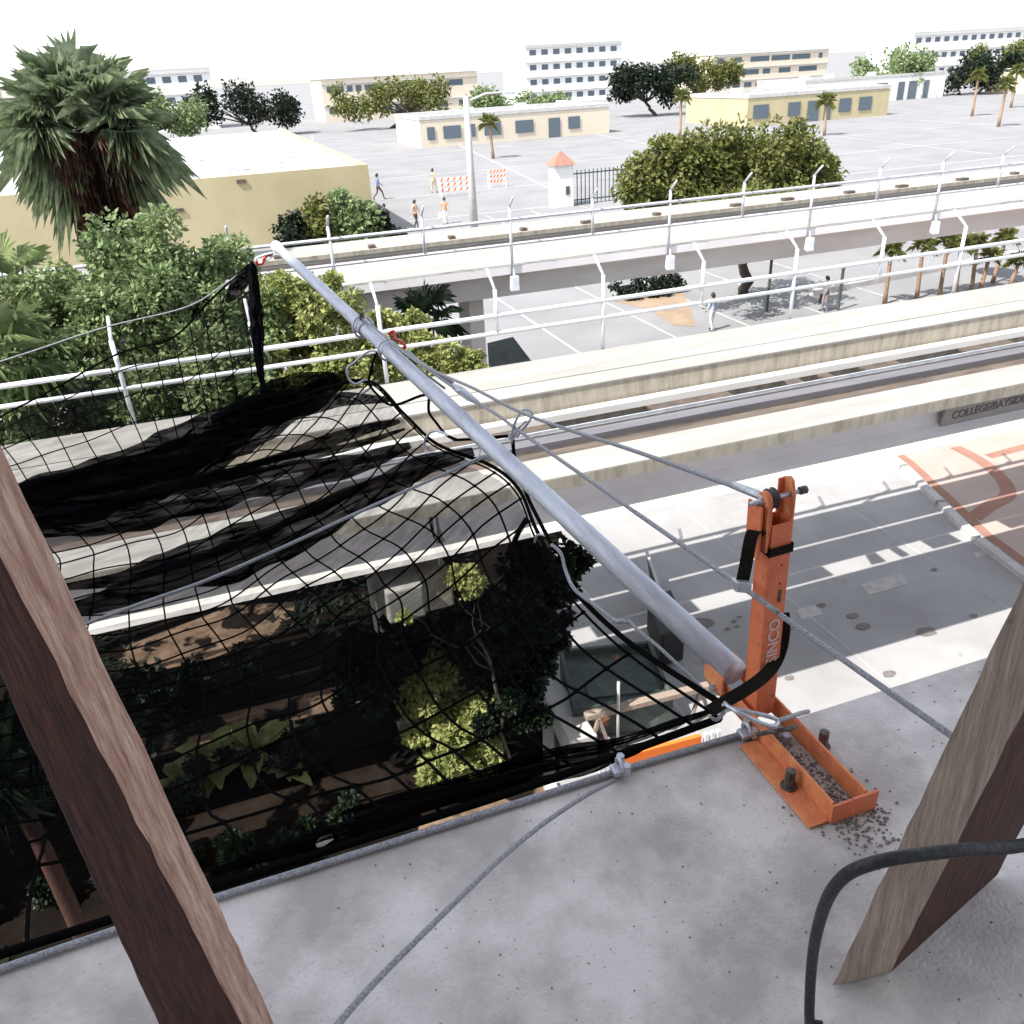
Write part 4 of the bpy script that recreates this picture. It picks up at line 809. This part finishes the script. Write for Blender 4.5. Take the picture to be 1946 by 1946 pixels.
# barricades
def barricade(px, py, label, wd, nb):
    b = atz(px, py, G); e = empty('barricade', b, label, 'barricade', 'striped barricades on the plaza')
    for k, s in enumerate((-1, 1)):
        f_ = MB().bar((b.x+s*wd/2, b.y-.3, G), (b.x+s*wd/2, b.y, G+1.5), .07, .07); f_.bar((b.x+s*wd/2, b.y+.3, G), (b.x+s*wd/2, b.y+.01, G+1.5), .07, .07); f_.build('leg', M['barwhite'], e)
    for j in range(nb):
        z = G+.45+j*.42; MB().box(b.x-wd/2-.15, b.x+wd/2+.15, b.y-.14, b.y-.09, z, z+.24).build('board', M['barwhite'], e)
        st_ = MB()
        for q in range(5): x = b.x-wd/2+wd*q/4.6; st_.hexa([(x,b.y-.146,z),(x+.18,b.y-.146,z),(x+.18,b.y-.141,z),(x,b.y-.141,z),(x+.16,b.y-.146,z+.24),(x+.34,b.y-.146,z+.24),(x+.34,b.y-.141,z+.24),(x+.16,b.y-.141,z+.24)])
        st_.build('stripe', M['vivid'], e)
barricade(865, 372, 'orange and white striped barricade left of the grey street pole', 2.6, 3)
barricade(945, 356, 'orange and white striped barricade right of the grey street pole', 1.5, 3)
# white gate pillar with terracotta cap and fence
p = atz(1067, 392, G); e = empty('gate_pillar', p, 'white gate pillar with a pitched terracotta cap', 'pillar')
MB().box(p.x-.75, p.x+.75, p.y-.7, p.y+.7, G, G+3.0).build('shaft', M['facade1'], e, bevel=.03)
MB().add([(p.x-.95,p.y-.9,G+3.004),(p.x+.95,p.y-.9,G+3.004),(p.x+.95,p.y+.9,G+3.004),(p.x-.95,p.y+.9,G+3.004),(p.x,p.y,G+4.0)], [(0,3,2,1),(0,1,4),(1,2,4),(2,3,4),(3,0,4)]).build('cap', M['terra'], e)
MB().box(p.x+.1, p.x+.4, p.y-.75, p.y-.703, G+.9, G+1.5).build('meter_box', M['gloom'], e)
fe = empty('iron_fence', (p.x+4, p.y, G), 'dark green iron fence running right from the gate pillar', 'fence')
fb = MB()
for i in range(26): x = p.x+1.0+i*.34; fb.box(x-.03, x+.03, p.y-.03, p.y+.03, G, G+2.5)
o = fb.build('bars', M['shadowgreen'], fe); MB().box(p.x+.9, p.x+9.7, p.y-.05, p.y-.031, G+2.2, G+2.3).build('rail', M['shadowgreen'], fe); MB().box(p.x+.9, p.x+9.7, p.y-.05, p.y-.031, G+.3, G+.4).build('rail', M['shadowgreen'], fe)

# ---------------------------------------------------------------- things on the street near the net
e = empty('black_crate', (6.35, 10.9, G), 'black crate with a leaning pale edged board standing on the street below the pole', 'crate')
def skew(x0, x1, y0, y1, za, zb2, k=.27): return [(x0+k*(y0-10.3),y0,za),(x1+k*(y0-10.3),y0,za),(x1+k*(y1-10.3),y1,za),(x0+k*(y1-10.3),y1,za),(x0+k*(y0-10.3),y0,zb2),(x1+k*(y0-10.3),y0,zb2),(x1+k*(y1-10.3),y1,zb2),(x0+k*(y1-10.3),y1,zb2)]
MB().hexa(skew(5.95,6.42,10.25,11.35,G+.09,G+.80)).build('body', M['hoseblk'], e, bevel=.05)
MB().hexa(skew(5.92,6.45,10.22,11.38,G+.803,G+.84)).build('lid', M['hoseblk'], e, bevel=.012)
for y in (10.4, 11.1): MB().hexa(skew(5.97,6.40,y,y+.1,G+.006,G+.088)).build('skid', M['rust'], e)
b_ = MB().hexa([(6.62,11.3,G+.01),(6.66,11.3,G+.01),(7.18,12.9,G+.01),(7.14,12.9,G+.01),(6.50,11.3,G+.75),(6.54,11.3,G+.75),(7.06,12.9,G+.75),(7.02,12.9,G+.75)]).build('board', M['hoseblk'], e)
b_ = MB().hexa([(6.49,11.28,G+.753),(6.55,11.28,G+.753),(7.07,12.92,G+.753),(7.01,12.92,G+.753),(6.49,11.28,G+.78),(6.55,11.28,G+.78),(7.07,12.92,G+.78),(7.01,12.92,G+.78)]).build('board_edge', M['kerb'], e)
# green scrap bin with open side
cx, cy = 4.78, 9.75; rot = math.radians(-14); e = empty('scrap_bin', (cx, cy, G), 'green metal scrap container with rusty orange scrapes seen through the net', 'container')
def rb(x0, x1, y0, y1, z0, z2):
    P = [(x0,y0),(x1,y0),(x1,y1),(x0,y1)]; Q = [(cx+x*math.cos(rot)-y*math.sin(rot), cy+x*math.sin(rot)+y*math.cos(rot)) for x, y in P]
    return [(q[0],q[1],z0) for q in Q]+[(q[0],q[1],z2) for q in Q]
for k, a in enumerate(((-.80,.80,-.75,-.69),(-.80,.80,.69,.75),(-.80,-.74,-.688,.688),(.74,.80,-.688,.688))): MB().hexa(rb(*a, G+.12, G+.72)).build('side_wall', M['shadowgreen'], e)
MB().hexa(rb(-.738,.738,-.688,.688,G+.12,G+.60)).build('load', M['shadowgreen'], e)
MB().hexa(rb(-.5,.65,-.45,-.1,G+.602,G+.64)).build('lid', M['shadowgreen'], e)
for x in (-.6,.6):
    for y in (-.5,.5): MB().hexa(rb(x-.06,x+.06,y-.04,y+.04,G+.004,G+.118)).build('wheel', M['hoseblk'], e)
# pale boards leaning beside it
e = MB().hexa([(3.55,8.75,G+.01),(4.0,8.7,G+.01),(3.98,10.2,G+.01),(3.6,10.25,G+.01),(3.55,8.75,G+.55),(4.0,8.7,G+.55),(3.98,10.2,G+.5),(3.6,10.25,G+.5)]).build('concrete_block', M['kerb'], None, bevel=.02); tag(e, 'long pale concrete block left of the green container, under the net', 'block')
# long pale beam above the street edge, below the net
e = MB().bar((3.9,8.95,G+.75),(6.1,8.78,G+.80),.13,.10).build('timber_beam', M['wood2'], None, bevel=.01)
tag(e, 'long pale beam on trestles between the green container and our building', 'beam')
for x in (4.1, 5.9):
    f = MB().bar((x-.2,8.85,G+.006),(x,8.88,G+.695),.05,.05).bar((x+.2,8.85,G+.006),(x,8.88,G+.695),.05,.05); o = f.build('trestle', M['wood2'], None); tag(o, 'thin trestle under the %s end of the long pale beam' % ('left' if x < 5 else 'right'), 'trestle')
# orange barrier boards close under the slab edge
b0 = atz(1185,1448,G+.9); b1 = atz(1335,1408,G+.9)
e = empty('barrier', (b0.x, b0.y, G), 'bright orange and white barrier board just under the slab edge', 'barrier')
d_ = (b1-b0); MB().bar(b0, b0+d_*.97, .06, .26).build('board', M['vivid'], e)
for t in (-.30,-.22,1.02,1.10,1.18): q = b0+d_*t; MB().bar(q, q+d_*.04, .06, .27).build('stripe', M['barwhite'], e)
for t in (0,.95): q = b0+d_*t; MB().bar((q.x,q.y,G+.006),(q.x,q.y,G+.81),.05,.05).build('leg', M['barwhite'], e)
q = atz(1175,1330,G+1.0); o = MB().tube([(q.x,q.y,G+.004),(q.x,q.y,G+1.35)],.025,8).tube([(q.x,q.y,G+.004),(q.x,q.y,G+.05)],.16,12).build('marker_post', M['kerb'], None, True); tag(o, 'thin pale marker post standing in front of the green container', 'post')

# ================================================================ PEOPLE
def person(loc, h, yaw, label, top, legs, skin='skin', pose='walk', sleeve=True, bag=None, skirt=False, step=.22, group=None):
    k = h/1.75; J = {}
    s = step
    J['pel'] = (0,0,.95); J['sp'] = (0,.01,1.12); J['ch'] = (0,.02,1.34); J['nk'] = (0,.02,1.50); J['hd0'] = (0,.04,1.58); J['hd'] = (0,.05,1.66)
    J['rh'] = (.10,0,.90); J['rk'] = (.11, s*.75, .50); J['ra'] = (.11, s, .09); J['rt'] = (.12, s+.16, .035)
    J['lh'] = (-.10,0,.90); J['lk'] = (-.11, -s*.15, .50); J['la'] = (-.11, -s*1.25, .12); J['lt'] = (-.12, -s*1.25+.15, .035)
    J['rs'] = (.19,.01,1.41); J['re'] = (.24,-s*.5,1.14); J['rw'] = (.23, -s*.3+.06,.90); J['rn'] = (.23,-s*.2+.08,.82)
    J['ls'] = (-.19,.01,1.41); J['le'] = (-.24,s*.4,1.15); J['lw'] = (-.22,s*.9+.1,.93); J['ln'] = (-.22,s+.14,.86)
    Rr = dict(pel=.135, sp=.12, ch=.145, nk=.055, hd0=.07, hd=.095, rh=.095, rk=.062, ra=.042, rt=.035, lh=.095, lk=.062, la=.042, lt=.035, rs=.062, re=.042, rw=.030, rn=.035, ls=.062, le=.042, lw=.030, ln=.035)
    if skirt: Rr.update(rh=.14, lh=.14, rk=.11, lk=.11)
    E_ = [('pel','sp'),('sp','ch'),('ch','nk'),('nk','hd0'),('hd0','hd'),('pel','rh'),('rh','rk'),('rk','ra'),('ra','rt'),('pel','lh'),('lh','lk'),('lk','la'),('la','lt'),('ch','rs'),('rs','re'),('re','rw'),('rw','rn'),('ch','ls'),('ls','le'),('le','lw'),('lw','ln')]
    N_ = list(J); me = bpy.data.meshes.new('tmp'); me.from_pydata([tuple(c*k for c in J[n]) for n in N_], [(N_.index(a), N_.index(b)) for a, b in E_], [])
    o = bpy.data.objects.new('tmp', me); C.objects.link(o); m = o.modifiers.new('s', 'SKIN')
    for i, n in enumerate(N_): me.skin_vertices[0].data[i].radius = (Rr[n]*k, Rr[n]*k*(.8 if n in ('ch','sp','pel') else 1)); me.skin_vertices[0].data[i].use_root = (n == 'pel')
    o.modifiers.new('d', 'SUBSURF').levels = 1
    dg = bpy.context.evaluated_depsgraph_get(); dg.update(); fm = bpy.data.meshes.new_from_object(o.evaluated_get(dg)); bpy.data.objects.remove(o)
    e = empty('person', loc, label, 'person', group); e.rotation_euler.z = yaw
    b = bpy.data.objects.new('body', fm); C.objects.link(b); b.parent = e; fm.materials.clear()
    for q in (skin, top, legs, 'hoseblk'): fm.materials.append(M[q])
    for p in fm.polygons:
        z = p.center.z/k; x = abs(p.center.x)/k
        p.use_smooth = True
        p.material_index = 0 if z > 1.49 else (3 if z < .10 else (0 if (x > .19 and z < (.98 if sleeve else 1.25)) and z > .75 else (1 if z > .93 or x > .19 and z > .75 else 2)))
    hm = MB(); ns = 10
    hv = [];
    for i in range(6):
        a = math.pi*.62*i/5; 
        for j in range(ns): t = 2*math.pi*j/ns; hv.append(((.105*math.sin(a)*math.cos(t))*k, (.02+.115*math.sin(a)*math.sin(t))*k, (1.68+.105*math.cos(a)-(.05*(1-math.sin(t))*i/5))*k))
    hm.v = hv; hm.f = [(i*ns+j, i*ns+(j+1) % ns, (i+1)*ns+(j+1) % ns, (i+1)*ns+j) for i in range(5) for j in range(ns)]
    hmesh = bpy.data.meshes.new('hair'); hmesh.from_pydata(hm.v, [], hm.f); hmesh.materials.append(M['hair']); ho = bpy.data.objects.new('hair', hmesh); C.objects.link(ho); ho.parent = e
    fc = MB().tube([(0,.135*k,1.665*k),(0,.160*k,1.64*k)],[.008*k,.014*k],6); fmesh = bpy.data.meshes.new('nose'); fmesh.from_pydata(fc.v, [], fc.f); fmesh.materials.append(M[skin]); no = bpy.data.objects.new('nose', fmesh); C.objects.link(no); no.parent = e
    if bag:
        p = e.matrix_basis @ Vector((.30*k, .05, .80*k)); p = Vector(loc)+Matrix.Rotation(yaw, 3, 'Z')@Vector((.30*k,.02,.62*k))
        o2 = MB().hexa([(p.x-.2,p.y-.07,p.z-.22),(p.x+.2,p.y-.07,p.z-.22),(p.x+.2,p.y+.07,p.z-.22),(p.x-.2,p.y+.07,p.z-.22),(p.x-.16,p.y-.04,p.z+.18),(p.x+.16,p.y-.04,p.z+.18),(p.x+.16,p.y+.04,p.z+.18),(p.x-.16,p.y+.04,p.z+.18)]).build('shoulder_bag', M[bag[0]], None, bevel=.03); tag(o2, bag[1], 'bag')
    return e
def pgl(px, py): p = atz(px, py, G); return (p.x, p.y, G+.008)
person(pgl(1352,629), 1.50, .3, 'person in white and pale blue clothes walking on the sunlit paving between the guideways', 'cloth_pale', 'cloth_white', step=.10)
person(pgl(721,380), 2.15, -1.4, 'person in blue shirt and brown trousers striding past the ochre building corner', 'shirt_blue', 'trouser_brown', step=.34)
person(pgl(825,367), 2.05, -1.0, 'person in tan clothes standing left of the striped barricade', 'cloth_tan', 'cloth_tan', step=.15)
person(pgl(736,444), 1.95, 2.6, 'person in dark clothes beside the bushes at the ochre building corner', 'cloth_dark', 'cloth_dark', step=.1)
person(pgl(792,436), 1.95, -2.4, 'person with long brown hair in a tan top and dark trousers', 'cloth_peach', 'cloth_dark', step=.2)
person(pgl(848,426), 1.8, 2.9, 'person in an orange top carrying a white bag on the plaza', 'cloth_orange', 'cloth_white', step=.12, bag=('cloth_white', 'white bag carried by the person in the orange top'))
person(pgl(1566,592), 1.45, 1.2, 'person in loose grey clothes by the short dark green post', 'cloth_grey', 'cloth_grey', step=.08, skirt=True, bag=('hoseblk', 'black bag held by the person in loose grey clothes'))

# ================================================================ DISTANT TOWN (sunlit, along the horizon)
def tower(cx, y, w_, dpt, h, m, label, fl=3.4, bay=3.6):
    e = empty('office_building', (cx, y, G), label, 'building')
    MB().box(cx-w_/2, cx+w_/2, y, y+dpt, G, G+h).build('wall', M[m], e)
    MB().box(cx-w_/2-.3, cx+w_/2+.3, y-.3, y+dpt+.3, G+h+.003, G+h+.6).build('parapet', M['facade1'], e)
    nf = int(h/fl); rr = random.Random(int(cx*7)); nwin = 0
    MB().box(cx-w_*.18, cx+w_*.08, y+dpt*.3, y+dpt*.7, G+h+.61, G+h+2.4).build('roof_house', M['facade1'], e)
    for j in range(nf):
        x = cx-w_/2+1.2; z = G+(j+.5)*h/nf
        while x < cx+w_/2-2.5 and nwin < 96:
            ww = rr.choice((1.4, 2.6, 4.2, 6.5)) if bay > 4 else bay*.55
            ww = min(ww, cx+w_/2-1-x); nwin += 1
            MB().box(x, x+ww, y-.02, y+.25, z-.65, z+.75).build('window', M['glass'], e)
            x += ww+(rr.choice((.8, 1.4, 3)) if bay > 4 else bay*.45)
        MB().box(cx-w_/2-.05, cx+w_/2+.05, y-.35, y-.003, z+1.15, z+1.4).build('ledge', M['kerb'], e)
    return e
tower(-60, 205, 46, 20, 10.5, 'facade2', 'long low cream building far off at the left horizon', 3.4, 5)
tower(-10, 240, 34, 18, 13.5, 'facade1', 'pale five storey block on the horizon above the ochre building')
tower(52, 230, 40, 20, 9.5, 'facade2', 'wide low cream block on the horizon behind the street pole', 3.2, 5)
tower(108, 250, 30, 20, 15, 'facade1', 'pale block on the horizon above the olive tree canopy')
tower(168, 240, 40, 20, 10, 'facade2', 'low cream block on the horizon toward the right', 3.3, 5)
tower(240, 235, 50, 20, 13, 'facade1', 'wide pale block at the right horizon')
r = random.Random(77); pos = [(-125+i*24+r.uniform(-7,7), 175+r.uniform(-22,26)) for i in range(17)]
pos = [(x, y-8) for x, y in pos]
kinds = ['rounded dark green', 'wide olive green', 'tall narrow green']
names_at = ['far left', 'left of the tall palm', 'behind the tall palm', 'above the ochre roof left', 'above the ochre roof centre', 'above the ochre roof right', 'left of the street pole', 'right of the street pole', 'above the gate pillar', 'above the left part of the olive canopy', 'above the middle of the olive canopy', 'above the right part of the olive canopy', 'right of the olive canopy', 'toward the right', 'near the right edge', 'at the right edge', 'past the right edge']
for i, (x, y) in enumerate(pos):
    h = r.uniform(6.0, 9.5); w_ = r.uniform(6, 11); b = [(x+r.uniform(-w_,w_), y+r.uniform(-4,4), G+h-r.uniform(.6,5.0), r.uniform(1.6,3.2)) for _ in range(15)]
    tree('broadleaf_tree', kinds[i % 3]+' tree along the horizon, '+names_at[i], (x, y, G), b, 4200, .8, 200+i, M[['leafd','leaf3','leaf1'][i % 3]], .35, 'trees along the horizon')
# dark teal canopy in the open area between the guideways
P = [atz(926,652,G+2.1), atz(975,640,G+2.1), atz(1013,690,G+2.1), atz(930,706,G+2.1)]
e = empty('canopy_tent', (P[0].x, P[0].y, G), 'dark teal flat canopy between the guideways, left of the sunlit paving', 'canopy')
MB().hexa([p-Vector((0,0,.12)) for p in (P[3],P[2],P[1],P[0])]+[p for p in (P[3],P[2],P[1],P[0])]).build('roof_sheet', M['shadowgreen'], e)
for p in P: q = p.lerp(sum(P, Vector())/4, .06); MB().tube([(q.x,q.y,G+.01),(q.x,q.y,G+1.975)], .035, 8).build('leg', M['railfar'], e)
# oil stains and tar on the street
r = random.Random(9); sm = MB()
for px, py, rx in ((1330,1185,.22),(1395,1180,.05),(1405,1172,.04),(1382,1195,.05),(1400,1190,.04),(1640,1190,.12),(1500,1195,.06),(1690,1280,.10),(1760,1200,.16),(1500,1288,.07),(1775,1082,.06),(1620,1170,.10),(1560,1150,.08),(1850,1170,.07),(1560,1225,.05)):
    c = atz(px, py, z1+.012); k = len(sm.v); n = 14
    for i in range(n): a = 2*math.pi*i/n; q = rx*(1+.3*noise.noise(Vector((px, i*.8, 0)))); sm.v.append((c.x+q*math.cos(a)*1.3, c.y+q*math.sin(a)*.8, z1+.012))
    sm.f.append(tuple(range(k, k+n)))
o = sm.build('oil_stain', mat('oil_stain', (.20, .18, .165), .7, (.14, .125, .115), 6, 6)); o['kind'] = 'structure'
# grit on the slab round the orange base
gr = MB(); r = random.Random(4)
for i in range(900):
    t = r.random()
    if t < .45: c = (.93+r.gauss(0,.035), .88+r.gauss(0,.05))
    elif t < .7: c = (.925+r.uniform(-.03,.03), r.uniform(.88,1.12))
    else: c = (r.uniform(-.1,1.9), r.uniform(.3,1.12))
    q = r.uniform(.0008,.0027)*(1 if t < .7 else .6)
    gr.box(c[0]-q, c[0]+q, c[1]-q*r.uniform(.5,1), c[1]+q, -1.2998, -1.2998+q*1.1)
o = gr.build('concrete_grit', mat('grit', (.30,.27,.24), .95, (.07,.06,.055), 300, 3)); tag(o, 'dark grit and crumbs scattered on the slab around the orange base', 'grit', None, 'stuff')

# low white roofed blocks and lawns that fill the far lot
def lowblock(cx, y, w_, dp, h, m, label):
    e = empty('low_building', (cx, y, G), label, 'building')
    MB().box(cx-w_/2, cx+w_/2, y, y+dp, G, G+h).build('wall', M[m], e)
    MB().box(cx-w_/2+.4, cx+w_/2-.4, y+.4, y+dp-.4, G+h+.003, G+h+.05).build('roof', M['roofw'], e)
    for (a, b, c, d_) in ((cx-w_/2-.1, cx+w_/2+.1, y-.1, y+.3), (cx-w_/2-.1, cx+w_/2+.1, y+dp-.3, y+dp+.1), (cx-w_/2-.1, cx-w_/2+.3, y+.303, y+dp-.303), (cx+w_/2-.3, cx+w_/2+.1, y+.303, y+dp-.303)): MB().box(a, b, c, d_, G+h+.051, G+h+.55).build('parapet', M['kerb'], e)
    rr = random.Random(int(cx)+3); x = cx-w_/2+1
    while x < cx+w_/2-3:
        ww = rr.uniform(1.0, 3.2); MB().box(x, x+ww, y-.12, y-.103, G+(0 if rr.random() < .3 else 1.0), G+h-.9).build('window', M['glass'], e); x += ww+rr.uniform(1.0, 3.5)
    for i in range(4): x = cx+rr.uniform(-.4,.4)*w_; z = y+rr.uniform(.2,.75)*dp; MB().box(x-.8, x+.8, z-.6, z+.6, G+h+.06, G+h+1.1).build('roof_unit', M['railfar'], e, bevel=.05)
    return e
lowblock(46, 128, 30, 16, 3.6, 'facade2', 'low cream shop block with white roof beyond the street pole')
lowblock(92, 118, 26, 18, 3.8, 'ochre', 'low ochre block with white roof beyond the gate pillar')
lowblock(130, 150, 34, 16, 4.2, 'facade1', 'low white block beyond the right part of the farther guideway')
lowblock(178, 128, 40, 22, 4.0, 'facade2', 'low cream block at the far right of the plaza')
r = random.Random(31)
for i, (x, y) in enumerate(((34,104),(62,108),(76,96),(108,104),(124,112),(150,108),(96,88))):
    c = Vector((x, y, G)); palm('plaza palm %s' % ['left of the low cream shop block','in front of the low cream shop block','between the cream and ochre low blocks','in front of the low ochre block','right of the low ochre block','in front of the low white block','nearest the olive canopy'][i], c, c+Vector((r.uniform(-.3,.3), 0, r.uniform(3.8,5.8))), .6, 1.0, 16, 300+i, False, 'palms on the plaza', .18, 'leaf3', 14, -30)
